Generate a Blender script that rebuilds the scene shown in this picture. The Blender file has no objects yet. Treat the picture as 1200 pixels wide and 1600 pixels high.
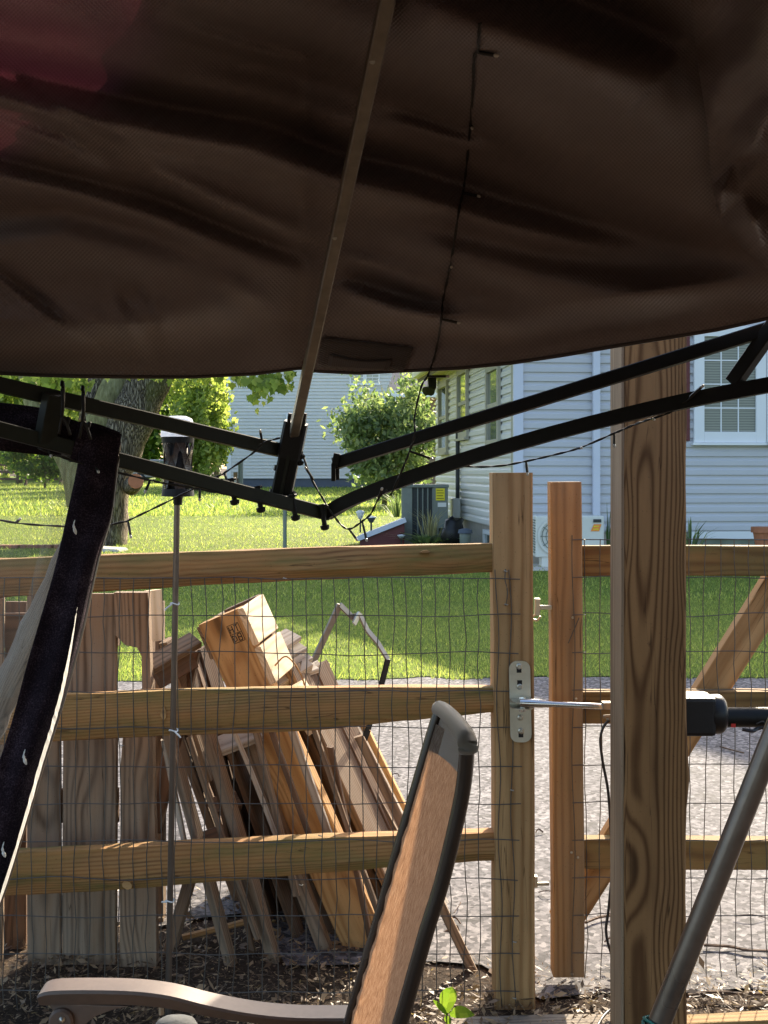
import bpy, bmesh, math, random
import numpy as np
from mathutils import Vector, Matrix, noise
from mathutils.bvhtree import BVHTree

random.seed(11)
RNG = np.random.default_rng(5)
SC = bpy.context.scene
C = SC.collection
R = math.radians

# ------------------------------------------------------------------ camera
F, HY, EYE = 1900.0, 738.0, 1.22          # focal length and horizon row in photo pixels, eye height
cam = bpy.data.cameras.new('camera')
cam_o = bpy.data.objects.new('camera', cam)
C.objects.link(cam_o)
cam.sensor_fit = 'VERTICAL'
cam.sensor_height = 24.0
cam.lens = F / 1600 * 24
cam.shift_y = -(800 - HY) / 1600
cam.clip_start = 0.05
cam.clip_end = 2000
cam_o.location = (0, 0, EYE)
cam_o.rotation_euler = (R(90), 0, 0)
SC.camera = cam_o

# ------------------------------------------------------------------ light
SUN_EL, SUN_AZ = 27.0, 22.0                # elevation; degrees right of straight ahead (+Y)
world = bpy.data.worlds.new('World')
SC.world = world
world.use_nodes = True
wn = world.node_tree
sky = wn.nodes.new('ShaderNodeTexSky')
sky.sky_type = 'NISHITA'
sky.sun_disc = False
sky.sun_elevation = R(SUN_EL)
sky.sun_rotation = R(SUN_AZ)
sky.altitude = 100
sky.air_density = 1.0
sky.dust_density = 3.0
sky.ozone_density = 1.0
bgn = wn.nodes['Background']
bgn.inputs['Strength'].default_value = 0.15
wn.links.new(sky.outputs[0], bgn.inputs[0])
sun = bpy.data.lights.new('sun', 'SUN')
sun.energy = 4.6
sun.angle = R(0.6)
sun.color = (1.0, 0.87, 0.68)
sun_o = bpy.data.objects.new('sun', sun)
C.objects.link(sun_o)
sd = Vector((math.sin(R(SUN_AZ)) * math.cos(R(SUN_EL)), math.cos(R(SUN_AZ)) * math.cos(R(SUN_EL)), math.sin(R(SUN_EL))))
sun_o.rotation_euler = sd.to_track_quat('Z', 'Y').to_euler()
sun_o.location = sd * 50
SC.view_settings.view_transform = 'Standard'
SC.view_settings.look = 'None'
SC.view_settings.exposure = 1.56
SC.view_settings.gamma = 1.0
SC.view_settings.use_curve_mapping = False
SC.render.engine = 'CYCLES'
SC.cycles.use_denoising = True
SC.cycles.max_bounces = 8
SC.cycles.transparent_max_bounces = 16
SC.cycles.caustics_reflective = False
SC.cycles.caustics_refractive = False
SC.cycles.sample_clamp_indirect = 6.0

# ------------------------------------------------------------------ helpers
def P(px, py, d):
    """point of the place seen at photo pixel (px, py), d metres ahead of the eye"""
    return Vector(((px - 600) * d / F, d, EYE - (py - HY) * d / F))

def interp(x, xs, ys):
    return float(np.interp(x, xs, ys))

WM = {}
def place(o, world=None, parent=None):
    world = world or Matrix.Identity(4)
    C.objects.link(o)
    WM[o.name] = world.copy()
    if parent is not None:
        o.parent = parent
        o.matrix_basis = WM[parent.name].inverted() @ world
    else:
        o.matrix_basis = world
    return o

def tag(o, label=None, cat=None, group=None, kind=None):
    if label: o['label'] = label
    if cat: o['category'] = cat
    if group: o['group'] = group
    if kind: o['kind'] = kind
    return o

def thing(name, label, cat, loc, group=None):
    o = bpy.data.objects.new(name, None)
    o.empty_display_size = 0.1
    place(o, Matrix.Translation(Vector(loc)))
    return tag(o, label, cat, group)

def mesh_obj(name, verts, faces, mat, parent=None, world=None, smooth=False):
    me = bpy.data.meshes.new(name)
    me.from_pydata([tuple(v) for v in verts], [], faces)
    me.update()
    if smooth:
        me.polygons.foreach_set('use_smooth', [True] * len(me.polygons))
    if mat: me.materials.append(mat)
    o = bpy.data.objects.new(name, me)
    return place(o, world, parent)

def frame(d, up=(0, 0, 1)):
    x = Vector(d).normalized()
    u = Vector(up)
    if abs(x.dot(u.normalized())) > 0.98:
        u = Vector((0, 1, 0)) if abs(x.y) < 0.9 else Vector((1, 0, 0))
    y = u.cross(x).normalized()
    z = x.cross(y).normalized()
    return x, y, z

class MB:
    def __init__(s):
        s.v, s.f = [], []
    def quad(s, a, b, c, d):
        n = len(s.v); s.v += [Vector(p) for p in (a, b, c, d)]; s.f.append((n, n+1, n+2, n+3)); return s
    def tri(s, a, b, c):
        n = len(s.v); s.v += [Vector(p) for p in (a, b, c)]; s.f.append((n, n+1, n+2)); return s
    def box(s, lo, hi, M=None):
        n = len(s.v)
        for z in (lo[2], hi[2]):
            for (x, y) in ((lo[0], lo[1]), (hi[0], lo[1]), (hi[0], hi[1]), (lo[0], hi[1])):
                p = Vector((x, y, z)); s.v.append(M @ p if M else p)
        s.f += [tuple(n+i for i in q) for q in ((3,2,1,0),(4,5,6,7),(0,1,5,4),(1,2,6,5),(2,3,7,6),(3,0,4,7))]
        return s
    def bar(s, p0, p1, w, t, up=(0, 0, 1), ch=0.0):
        """bar from p0 to p1; w across, t along the up hint; ch = chamfer"""
        p0, p1 = Vector(p0), Vector(p1)
        x, y, z = frame(p1 - p0, up)
        hw, ht = w / 2, t / 2
        if ch:
            pr = [(-hw+ch,-ht),(hw-ch,-ht),(hw,-ht+ch),(hw,ht-ch),(hw-ch,ht),(-hw+ch,ht),(-hw,ht-ch),(-hw,-ht+ch)]
        else:
            pr = [(-hw,-ht),(hw,-ht),(hw,ht),(-hw,ht)]
        return s.sweep([p0, p1], [pr, pr], up)
    def sweep(s, pts, profs, up=(0, 0, 1), cap=True):
        n0 = len(s.v); k = len(profs[0]); pts = [Vector(p) for p in pts]
        for i, p in enumerate(pts):
            d = pts[min(i+1, len(pts)-1)] - pts[max(i-1, 0)]
            x, y, z = frame(d, up)
            for (a, b) in profs[i]:
                s.v.append(p + y * a + z * b)
        for i in range(len(pts) - 1):
            for j in range(k):
                a = n0 + i*k + j; b = n0 + i*k + (j+1) % k
                s.f.append((a, b, b + k, a + k))
        if cap:
            s.f.append(tuple(n0 + j for j in reversed(range(k))))
            e = n0 + (len(pts)-1)*k
            s.f.append(tuple(e + j for j in range(k)))
        return s
    def tube(s, pts, r, sides=8, cap=True, flat=1.0, up=(0, 0, 1)):
        rs = r if isinstance(r, (list, tuple)) else [r] * len(pts)
        profs = [[(q*math.cos(2*math.pi*j/sides), q*flat*math.sin(2*math.pi*j/sides)) for j in range(sides)] for q in rs]
        return s.sweep(pts, profs, up, cap)
    def lathe(s, base, prof, sides=16, axis=(0, 0, 1)):
        """prof: list of (radius, height) from base along axis"""
        ax = Vector(axis).normalized(); _, y, z = frame(ax, (0.3, 1, 0.1)); base = Vector(base)
        n0 = len(s.v)
        for (r, h) in prof:
            for j in range(sides):
                a = 2*math.pi*j/sides
                s.v.append(base + ax*h + (y*math.cos(a) + z*math.sin(a))*r)
        for i in range(len(prof)-1):
            for j in range(sides):
                a = n0+i*sides+j; b = n0+i*sides+(j+1) % sides
                s.f.append((a, b, b+sides, a+sides))
        s.f.append(tuple(n0+j for j in reversed(range(sides))))
        e = n0+(len(prof)-1)*sides
        s.f.append(tuple(e+j for j in range(sides)))
        return s
    def build(s, name, mat, parent=None, smooth=False, bevel=0.0, world=None):
        o = mesh_obj(name, s.v, s.f, mat, parent, world, smooth)
        if bevel:
            bm = bmesh.new(); bm.from_mesh(o.data)
            bmesh.ops.bevel(bm, geom=bm.edges[:], offset=bevel, segments=2, affect='EDGES', profile=0.6)
            bm.to_mesh(o.data); bm.free()
        return o

def smooth_by_angle(o, deg=40):
    o.data.polygons.foreach_set('use_smooth', [True] * len(o.data.polygons))
    o.data.set_sharp_from_angle(angle=R(deg))
    return o

def board(name, p0, p1, w, t, face, mat, parent=None, n=4, wob=0.0015, ch=0.0025, taper=1.0, bow=0.0):
    """a sawn piece from p0 to p1: local X along it, local Z (thickness) towards 'face'"""
    p0, p1 = Vector(p0), Vector(p1)
    L = (p1 - p0).length
    x = (p1 - p0).normalized(); z = Vector(face); z = (z - x * z.dot(x)).normalized(); y = z.cross(x)
    M = Matrix(((x.x, y.x, z.x, p0.x), (x.y, y.y, z.y, p0.y), (x.z, y.z, z.z, p0.z), (0, 0, 0, 1)))
    sd_ = random.random() * 100
    vs, fs = [], []
    ch = min(ch, t * 0.3)
    for i in range(n + 1):
        f = i / n; k = 1 + (taper - 1) * f
        hw, ht = w/2*k, t/2
        oy = noise.noise((f*L*2.2, sd_, 0)) * wob * 2 + bow * math.sin(math.pi*f); oz = noise.noise((f*L*2.2, sd_, 7)) * wob * 2
        xx = f * L
        for (a, b) in ((-hw+ch,-ht),(hw-ch,-ht),(hw,-ht+ch),(hw,ht-ch),(hw-ch,ht),(-hw+ch,ht),(-hw,ht-ch),(-hw,-ht+ch)):
            e = noise.noise((xx*9, a*40 + sd_, b*40)) * wob
            sk = noise.noise((a*30, sd_, i)) * wob * 2 if i in (0, n) else 0
            vs.append((xx + sk, a + oy + e, b + oz + e*0.6))
    for i in range(n):
        for j in range(8):
            a = i*8+j; b = i*8+(j+1) % 8
            fs.append((a, b, b+8, a+8))
    fs.append(tuple(reversed(range(8)))); fs.append(tuple(n*8+j for j in range(8)))
    return mesh_obj(name, vs, fs, mat, parent, M)

def arr_mesh(name, co, tris, mat, parent=None, world=None):
    """big triangle or quad soup from numpy arrays"""
    me = bpy.data.meshes.new(name)
    nv, (nf, k) = len(co), tris.shape
    me.vertices.add(nv); me.vertices.foreach_set('co', np.asarray(co, np.float32).ravel())
    me.loops.add(nf*k); me.loops.foreach_set('vertex_index', tris.astype(np.int32).ravel())
    me.polygons.add(nf)
    me.polygons.foreach_set('loop_start', np.arange(0, nf*k, k, dtype=np.int32))
    me.polygons.foreach_set('loop_total', np.full(nf, k, np.int32))
    me.update(calc_edges=True)
    if mat: me.materials.append(mat)
    return place(bpy.data.objects.new(name, me), world, parent)

def catmull(pts, n=6):
    pts = [Vector(p) for p in pts]; out = []
    for i in range(len(pts) - 1):
        p0 = pts[max(i-1, 0)]; p1 = pts[i]; p2 = pts[i+1]; p3 = pts[min(i+2, len(pts)-1)]
        for k in range(n):
            t = k / n
            out.append(0.5*((2*p1) + (p2-p0)*t + (2*p0-5*p1+4*p2-p3)*t*t + (3*p1-p0-3*p2+p3)*t**3))
    out.append(pts[-1])
    return out
# ------------------------------------------------------------------ materials
class N:
    def __init__(s, name):
        s.m = bpy.data.materials.new(name); s.m.use_nodes = True
        s.t = s.m.node_tree; s.b = s.t.nodes['Principled BSDF']; s.out = s.t.nodes['Material Output']
        s.b.inputs['Specular IOR Level'].default_value = 0.3
    def n(s, typ, **kw):
        x = s.t.nodes.new('ShaderNode' + typ)
        for k, v in kw.items():
            if k in x.inputs.keys(): s.set(x.inputs[k], v)
            else: setattr(x, k, v)
        return x
    def set(s, sock, v):
        if isinstance(v, bpy.types.NodeSocket): s.t.links.new(v, sock)
        elif isinstance(v, (tuple, list)) and sock.type == 'RGBA' and len(v) == 3: sock.default_value = (*v, 1)
        else: sock.default_value = v
    def math(s, op, a, b=0.0, c=None, clamp=False):
        x = s.t.nodes.new('ShaderNodeMath'); x.operation = op; x.use_clamp = clamp
        s.set(x.inputs[0], a); s.set(x.inputs[1], b)
        if c is not None: s.set(x.inputs[2], c)
        return x.outputs[0]
    def coords(s, kind='Object', scale=(1, 1, 1), rnd=False):
        tc = s.n('TexCoord'); v = tc.outputs[kind]
        if rnd:
            oi = s.n('ObjectInfo')
            mul = s.math('MULTIPLY', oi.outputs['Random'], 37.0)
            add = s.t.nodes.new('ShaderNodeVectorMath'); add.operation = 'ADD'
            cb = s.n('CombineXYZ'); [s.set(cb.inputs[i], mul) for i in range(3)]
            s.set(add.inputs[0], v); s.set(add.inputs[1], cb.outputs[0]); v = add.outputs[0]
        mp = s.n('Mapping'); s.set(mp.inputs['Vector'], v); mp.inputs['Scale'].default_value = scale
        return mp.outputs[0]
    def noise(s, vec, scale, detail=4, rough=0.55, dist=0.0):
        x = s.n('TexNoise', Scale=scale, Detail=detail, Roughness=rough, Distortion=dist); s.set(x.inputs['Vector'], vec)
        return x.outputs[0]
    def ramp(s, fac, stops):
        x = s.n('ValToRGB'); el = x.color_ramp.elements
        while len(el) < len(stops): el.new(0.5)
        for e, (p, c) in zip(el, stops):
            e.position = p; e.color = (*c, 1) if len(c) == 3 else c
        s.set(x.inputs[0], fac); return x.outputs[0]
    def mix(s, fac, a, b, mode='MIX'):
        x = s.n('MixRGB', blend_type=mode); s.set(x.inputs[0], fac); s.set(x.inputs[1], a); s.set(x.inputs[2], b)
        return x.outputs[0]
    def bump(s, h, strength=0.3, dist=0.002):
        x = s.n('Bump', Strength=strength, Distance=dist); s.set(x.inputs['Height'], h)
        s.set(s.b.inputs['Normal'], x.outputs[0]); return s
    def fin(s, col=None, rough=0.7, metal=0.0, spec=None):
        if col is not None: s.set(s.b.inputs['Base Color'], col)
        s.set(s.b.inputs['Roughness'], rough); s.set(s.b.inputs['Metallic'], metal)
        if spec is not None: s.b.inputs['Specular IOR Level'].default_value = spec
        return s.m

def simple(name, col, rough=0.6, metal=0.0, var=0.25, scale=30, bump=0.15, spec=0.3):
    m = N(name)
    v = m.coords('Object', rnd=True)
    a = m.noise(v, scale, 5); b = m.noise(v, scale*0.13, 3)
    f = m.math('ADD', m.math('MULTIPLY', a, 0.5), m.math('MULTIPLY', b, 0.5))
    c = m.ramp(f, [(0.3, tuple(x*(1-var) for x in col)), (0.7, tuple(min(1, x*(1+var)) for x in col))])
    rr = m.math('ADD', rough - 0.08, m.math('MULTIPLY', b, 0.16))
    if bump: m.bump(a, bump, 0.001)
    return m.fin(c, rr, metal, spec)

def wood(name, light, dark, freq=160, swirl=0.02, tint=None, tint_amt=0.5, knots=True, rough=0.8, contrast=0.75, fibre=0.35, cx=0.09, grey=None, grey_amt=0.5, yo=None, sharp=1.8):
    """sawn timber, grain along local X: growth rings about an axis outside the piece, bent round knots"""
    m = N(name)
    v0 = m.coords('Object', rnd=True)
    tc = m.n('TexCoord'); sp = m.n('SeparateXYZ'); m.set(sp.inputs[0], tc.outputs['Object'])
    oi = m.n('ObjectInfo'); rnd = oi.outputs['Random']
    mp = m.n('Mapping'); m.set(mp.inputs['Vector'], v0); mp.inputs['Scale'].default_value = (1.3, 7, 7)
    wobn = m.noise(mp.outputs[0], 1.0, 2, 0.5)
    yy = m.math('ADD', sp.outputs[1], m.math('MULTIPLY', m.math('SUBTRACT', rnd, 0.5), 0.12) if yo is None else yo)
    zz = m.math('ADD', sp.outputs[2], cx)
    r = m.math('SQRT', m.math('ADD', m.math('MULTIPLY', yy, yy), m.math('MULTIPLY', zz, zz)))
    r = m.math('ADD', r, m.math('MULTIPLY', wobn, swirl))
    kn = None
    if knots:
        mk = m.n('Mapping'); m.set(mk.inputs['Vector'], v0); mk.inputs['Scale'].default_value = (2.4, 8, 8)
        vo = m.n('TexVoronoi', Scale=1.0); m.set(vo.inputs['Vector'], mk.outputs[0]); vo.inputs['Randomness'].default_value = 0.9
        dd = vo.outputs['Distance']
        kb = m.n('MapRange', interpolation_type='SMOOTHSTEP'); m.set(kb.inputs[0], dd); kb.inputs[1].default_value = 0.42; kb.inputs[2].default_value = 0.0
        r = m.math('ADD', r, m.math('MULTIPLY', kb.outputs[0], 0.013))
        ks = m.n('MapRange', interpolation_type='SMOOTHSTEP'); m.set(ks.inputs[0], dd); ks.inputs[1].default_value = 0.16; ks.inputs[2].default_value = 0.05
        kn = ks.outputs[0]
    w = m.math('SINE', m.math('MULTIPLY', r, freq * 6.283))
    w = m.math('ADD', m.math('MULTIPLY', w, 0.5), 0.5)
    w = m.math('POWER', w, sharp)
    mf = m.n('Mapping'); m.set(mf.inputs['Vector'], v0); mf.inputs['Scale'].default_value = (6, 170, 170)
    fib = m.noise(mf.outputs[0], 1.0, 4, 0.65)
    mb = m.n('Mapping'); m.set(mb.inputs['Vector'], v0); mb.inputs['Scale'].default_value = (2.2, 9, 9)
    big = m.noise(mb.outputs[0], 1.0, 4, 0.6)
    f = m.math('ADD', m.math('MULTIPLY', w, contrast), m.math('MULTIPLY', m.math('SUBTRACT', fib, 0.5), fibre * 2.2))
    col = m.mix(m.math('MULTIPLY', f, 1.0, clamp=True), light, dark)
    vb = m.ramp(big, [(0.25, (0.62, 0.62, 0.62)), (0.75, (1.25, 1.25, 1.25))])
    col = m.mix(0.8, col, vb, 'MULTIPLY')
    pv = m.ramp(rnd, [(0.0, (0.78, 0.76, 0.74)), (1.0, (1.15, 1.13, 1.1))])
    col = m.mix(0.8, col, pv, 'MULTIPLY')
    if tint:
        mt = m.n('Mapping'); m.set(mt.inputs['Vector'], v0); mt.inputs['Scale'].default_value = (3, 16, 16)
        tn = m.noise(mt.outputs[0], 1.0, 5, 0.65)
        tf = m.ramp(tn, [(0.42, (0, 0, 0)), (0.68, (tint_amt,)*3)])
        col = m.mix(tf, col, tint)
    if grey:
        mg = m.n('Mapping'); m.set(mg.inputs['Vector'], v0); mg.inputs['Scale'].default_value = (4, 30, 30)
        gn = m.noise(mg.outputs[0], 1.0, 5, 0.6)
        gf = m.ramp(gn, [(0.35, (0, 0, 0)), (0.7, (grey_amt,)*3)])
        col = m.mix(gf, col, grey)
    if kn is not None:
        col = m.mix(m.math('MULTIPLY', kn, 0.8), col, tuple(c*0.25 for c in dark))
    # drying cracks along the grain
    mc = m.n('Mapping'); m.set(mc.inputs['Vector'], v0); mc.inputs['Scale'].default_value = (1.6, 42, 42)
    ck = m.noise(mc.outputs[0], 1.0, 3, 0.5)
    ckm = m.n('MapRange'); m.set(ckm.inputs[0], m.math('ABSOLUTE', m.math('SUBTRACT', ck, 0.5))); ckm.inputs[1].default_value = 0.012; ckm.inputs[2].default_value = 0.0
    mc2 = m.noise(mb.outputs[0], 2.6, 2, 0.5)
    ckf = m.math('MULTIPLY', ckm.outputs[0], m.ramp(mc2, [(0.5, (0, 0, 0)), (0.62, (0.8,)*3)]))
    col = m.mix(ckf, col, tuple(c*0.22 for c in dark))
    # specks of dirt and nail stains
    sp2 = m.noise(v0, 240, 2, 0.6)
    col = m.mix(m.ramp(sp2, [(0.66, (0, 0, 0)), (0.76, (0.55,)*3)]), col, (0.03, 0.022, 0.016))
    m.bump(m.math('ADD', m.math('MULTIPLY', fib, 0.7), m.math('MULTIPLY', w, -0.5)), 0.45, 0.0015)
    return m.fin(col, rough, 0, 0.2)

def leafmat(name, c1, c2, c3, trans=0.5):
    m = N(name)
    g = m.n('NewGeometry')
    v = m.coords('Object')
    big = m.noise(v, 1.1, 3)
    f = m.math('ADD', m.math('MULTIPLY', g.outputs['Random Per Island'], 0.6), m.math('MULTIPLY', big, 0.4))
    col = m.ramp(f, [(0.15, c1), (0.5, c2), (0.85, c3)])
    m.fin(col, 0.5, 0, 0.35)
    tr = m.n('BsdfTranslucent'); m.set(tr.inputs[0], m.mix(0.5, col, (0.75, 0.85, 0.12), 'MULTIPLY'))
    bright = m.mix(1.0, tr.inputs[0].links[0].from_socket, (2.6, 2.6, 2.6), 'MULTIPLY')
    m.set(tr.inputs[0], bright)
    mx = m.n('MixShader'); mx.inputs[0].default_value = trans
    m.set(mx.inputs[1], m.b.outputs[0]); m.set(mx.inputs[2], tr.outputs[0])
    m.set(m.out.inputs['Surface'], mx.outputs[0])
    return m.m

M = {}
M['fence'] = wood('split_rail_wood', (0.43, 0.235, 0.095), (0.17, 0.075, 0.028), 150, 0.035, tint=(0.12, 0.14, 0.04), tint_amt=0.9, grey=(0.50, 0.22, 0.07), grey_amt=0.65)
M['fpost'] = wood('post_wood', (0.58, 0.36, 0.165), (0.37, 0.20, 0.08), 130, 0.012, knots=False, contrast=0.8, cx=0.16)
M['gate'] = wood('gate_wood', (0.38, 0.245, 0.12), (0.23, 0.13, 0.058), 130, 0.02, knots=False, contrast=0.7, grey=(0.26, 0.19, 0.12), grey_amt=0.5)
M['gaterail'] = wood('gate_rail_wood', (0.33, 0.20, 0.075), (0.18, 0.09, 0.035), 120, 0.02, tint=(0.17, 0.16, 0.055), tint_amt=0.5)
M['bigpost'] = wood('treated_post_wood', (0.31, 0.165, 0.068), (0.12, 0.055, 0.02), 190, 0.030, knots=True, contrast=0.95, cx=0.03, fibre=0.2, yo=-0.028, sharp=2.4)
M['grey_wood'] = wood('weathered_pallet_wood', (0.27, 0.185, 0.118), (0.095, 0.058, 0.035), 150, 0.03, contrast=0.9, grey=(0.30, 0.25, 0.19), grey_amt=0.55)
M['facing'] = wood('skylit_post_wood', (0.42, 0.30, 0.19), (0.24, 0.155, 0.09), 140, 0.02, knots=False, contrast=0.7)  # paler wood that puts sky light on one face of the big post
M['dark_wood'] = wood('dark_pallet_wood', (0.15, 0.085, 0.05), (0.07, 0.04, 0.025), 120, 0.03, grey=(0.2, 0.16, 0.12), grey_amt=0.4)
M['new_wood'] = wood('fresh_pine_wood', (0.54, 0.32, 0.135), (0.33, 0.165, 0.06), 130, 0.04, knots=True, contrast=0.7)
M['sunlit_wood'] = wood('sunlit_pine', (0.72, 0.58, 0.40), (0.50, 0.36, 0.21), 100, 0.04, contrast=0.6)  # pine made paler so that sunlit faces come out near white
M['weathered_sunlit'] = wood('weathered_sunlit_wood', (0.50, 0.44, 0.36), (0.28, 0.22, 0.17), 120, 0.03, contrast=0.6)  # weathered grey wood, paled further to carry sun on lit ends
M['log'] = wood('weathered_log_wood', (0.27, 0.21, 0.155), (0.07, 0.05, 0.036), 220, 0.02, knots=True, grey=(0.40, 0.36, 0.30), grey_amt=0.6)
M['black_metal'] = simple('black_powder_coated_steel', (0.009, 0.009, 0.008), 0.5, 0.0, 0.3, 60, 0.1, 0.22)
M['olive_metal'] = simple('dark_olive_steel', (0.022, 0.025, 0.018), 0.5, 0.0, 0.3, 60, 0.1, 0.25)
M['bronze_metal'] = simple('bronze_painted_steel', (0.27, 0.24, 0.195), 0.42, 0.5, 0.3, 50, 0.1, 0.5)
M['chair_frame'] = simple('brown_chair_frame', (0.032, 0.021, 0.016), 0.26, 0.1, 0.15, 60, 0.03, 0.5)
M['chair_arm'] = simple('taupe_chair_arm', (0.15, 0.112, 0.09), 0.42, 0.15, 0.15, 80, 0.08, 0.4)
M['tube_grey'] = simple('grey_brown_pole_paint', (0.17, 0.14, 0.115), 0.3, 0.7, 0.2, 40, 0.08, 0.5)
M['zinc'] = simple('zinc_plated_steel', (0.56, 0.54, 0.45), 0.36, 0.85, 0.12, 60, 0.1, 0.5)
M['chrome'] = simple('bright_steel_rod', (0.75, 0.75, 0.74), 0.2, 1.0, 0.06, 60, 0.03, 0.5)
M['wire'] = simple('galvanised_wire', (0.11, 0.10, 0.085), 0.5, 0.5, 0.3, 90, 0.0, 0.5)
M['black_plastic'] = simple('black_plastic', (0.011, 0.0105, 0.011), 0.42, 0, 0.25, 60, 0.05, 0.3)
M['cable'] = simple('black_cable', (0.02, 0.02, 0.02), 0.45, 0, 0.2, 60, 0.05, 0.5)
M['string'] = simple('dark_green_light_wire', (0.02, 0.018, 0.014), 0.5, 0, 0.2, 60, 0.05, 0.4)
M['bulb'] = simple('clear_bulb', (0.7, 0.68, 0.62), 0.15, 0, 0.05, 60, 0, 0.6)
M['tie'] = simple('white_zip_tie', (0.75, 0.74, 0.7), 0.4, 0, 0.05, 60, 0, 0.4)
M['red'] = simple('red_label', (0.6, 0.04, 0.03), 0.5, 0, 0.05)
M['green_tie'] = simple('green_garden_tie', (0.03, 0.17, 0.13), 0.45, 0, 0.15)
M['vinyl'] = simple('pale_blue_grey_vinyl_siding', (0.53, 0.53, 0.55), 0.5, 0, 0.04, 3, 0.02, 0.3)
M['vinyl_w'] = simple('white_and_skylit_siding', (0.66, 0.65, 0.62), 0.5, 0, 0.04, 3, 0.02, 0.3)
M['trim'] = simple('white_trim', (0.78, 0.79, 0.80), 0.45, 0, 0.03, 5, 0.02, 0.3)
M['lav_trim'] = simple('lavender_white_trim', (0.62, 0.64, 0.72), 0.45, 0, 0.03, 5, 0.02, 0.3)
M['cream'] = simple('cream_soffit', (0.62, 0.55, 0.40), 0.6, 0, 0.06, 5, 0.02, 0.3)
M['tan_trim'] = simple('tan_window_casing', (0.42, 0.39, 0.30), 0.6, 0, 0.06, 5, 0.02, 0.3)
M['concrete'] = simple('foundation_concrete', (0.38, 0.34, 0.29), 0.9, 0, 0.2, 14, 0.4)
M['slate'] = simple('blue_grey_foundation', (0.10, 0.115, 0.15), 0.8, 0, 0.12, 6, 0.2)
M['maroon'] = simple('maroon_paint', (0.13, 0.035, 0.035), 0.5, 0, 0.15, 8, 0.1)
M['ac_green'] = simple('grey_green_condenser_paint', (0.20, 0.22, 0.19), 0.5, 0, 0.12, 20, 0.1)
M['ac_dark'] = simple('dark_condenser_coil', (0.045, 0.05, 0.048), 0.6, 0, 0.25, 40, 0.2)
M['ac_white'] = simple('off_white_enamel', (0.68, 0.67, 0.60), 0.4, 0, 0.05, 12, 0.03)
M['yellow'] = simple('yellow_energy_label', (0.80, 0.66, 0.03), 0.5, 0, 0.05)
M['orange'] = simple('orange_label', (0.85, 0.30, 0.06), 0.5, 0, 0.1)
M['paper'] = simple('white_label_paper', (0.75, 0.74, 0.70), 0.6, 0, 0.06)
M['ink'] = simple('black_ink', (0.02, 0.018, 0.016), 0.7, 0, 0.1)
M['roof'] = simple('grey_brown_shingles', (0.20, 0.175, 0.16), 0.9, 0, 0.35, 26, 0.5)
M['stone'] = simple('brown_stone_veneer', (0.25, 0.18, 0.11), 0.9, 0, 0.5, 4, 0.5)
M['terracotta'] = simple('terracotta', (0.42, 0.16, 0.08), 0.8, 0, 0.2, 14, 0.2)
M['car'] = simple('silver_grey_car_paint', (0.24, 0.25, 0.27), 0.3, 0.6, 0.05, 5, 0.0, 0.6)
M['pale_stone'] = simple('pale_limestone', (0.55, 0.50, 0.42), 0.85, 0, 0.2, 12, 0.4)
M['brick_red'] = simple('red_brown_brick', (0.30, 0.13, 0.085), 0.85, 0, 0.25, 14, 0.4)
M['fuzzy'] = simple('dark_grey_fleece', (0.09, 0.095, 0.10), 0.95, 0, 0.4, 120, 0.8)

def mat_glass():
    m = N('window_glass')
    v = m.coords('Object')
    c = m.ramp(m.noise(v, 1.4, 3), [(0.3, (0.10, 0.12, 0.10)), (0.7, (0.32, 0.34, 0.30))])
    m.fin(c, 0.06, 0, 0.8); m.b.inputs['Coat Weight'].default_value = 0.6; m.b.inputs['Coat Roughness'].default_value = 0.03
    return m.m
M['glass'] = mat_glass()

def mat_curtain():
    m = N('window_blind'); v = m.coords('Object', (1, 1, 1))
    w = m.n('TexWave', Scale=9.0); m.set(w.inputs['Vector'], v); w.bands_direction = 'Z'; w.inputs['Distortion'].default_value = 0.6
    c = m.ramp(w.outputs['Fac'], [(0.2, (0.15, 0.16, 0.13)), (0.8, (0.26, 0.27, 0.22))])
    return m.fin(c, 0.35, 0, 0.6)
M['blind'] = mat_curtain()

def mat_bark():
    m = N('furrowed_tree_bark')
    v = m.coords('Object', (24, 24, 3.2))
    vo = m.n('TexVoronoi', Scale=1.3, feature='DISTANCE_TO_EDGE')
    nz = m.n('TexNoise', Scale=1.2, Detail=3.0); m.set(nz.inputs['Vector'], v)
    ad = m.n('VectorMath', operation='ADD'); m.set(ad.inputs[0], v); m.set(ad.inputs[1], nz.outputs['Color'])
    m.set(vo.inputs['Vector'], ad.outputs[0])
    f = m.noise(v, 5, 6, 0.65)
    d = m.ramp(vo.outputs['Distance'], [(0.0, (0, 0, 0)), (0.22, (1, 1, 1))])
    col = m.mix(d, (0.05, 0.038, 0.03), m.ramp(f, [(0.3, (0.22, 0.17, 0.125)), (0.7, (0.46, 0.39, 0.30))]))
    v2 = m.coords('Object', (1.4, 1.4, 0.5))
    lich = m.ramp(m.noise(v2, 1.5, 5, 0.6), [(0.5, (0, 0, 0)), (0.62, (0.6,)*3)])
    col = m.mix(lich, col, (0.20, 0.20, 0.075))
    m.bump(m.math('ADD', m.math('MULTIPLY', d, 1.0), m.math('MULTIPLY', f, 0.5)), 1.0, 0.03)
    return m.fin(col, 0.9, 0, 0.1)
M['bark'] = mat_bark()
def mat_greenbark():
    m = N('lichen_covered_bark')
    v = m.coords('Object', (7, 7, 1.8))
    f = m.noise(v, 3, 6, 0.65)
    col = m.ramp(f, [(0.3, (0.13, 0.115, 0.055)), (0.55, (0.27, 0.25, 0.12)), (0.8, (0.40, 0.37, 0.24))])
    m.bump(f, 0.8, 0.02)
    return m.fin(col, 0.9, 0, 0.1)
M['bark2'] = mat_greenbark()

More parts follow.
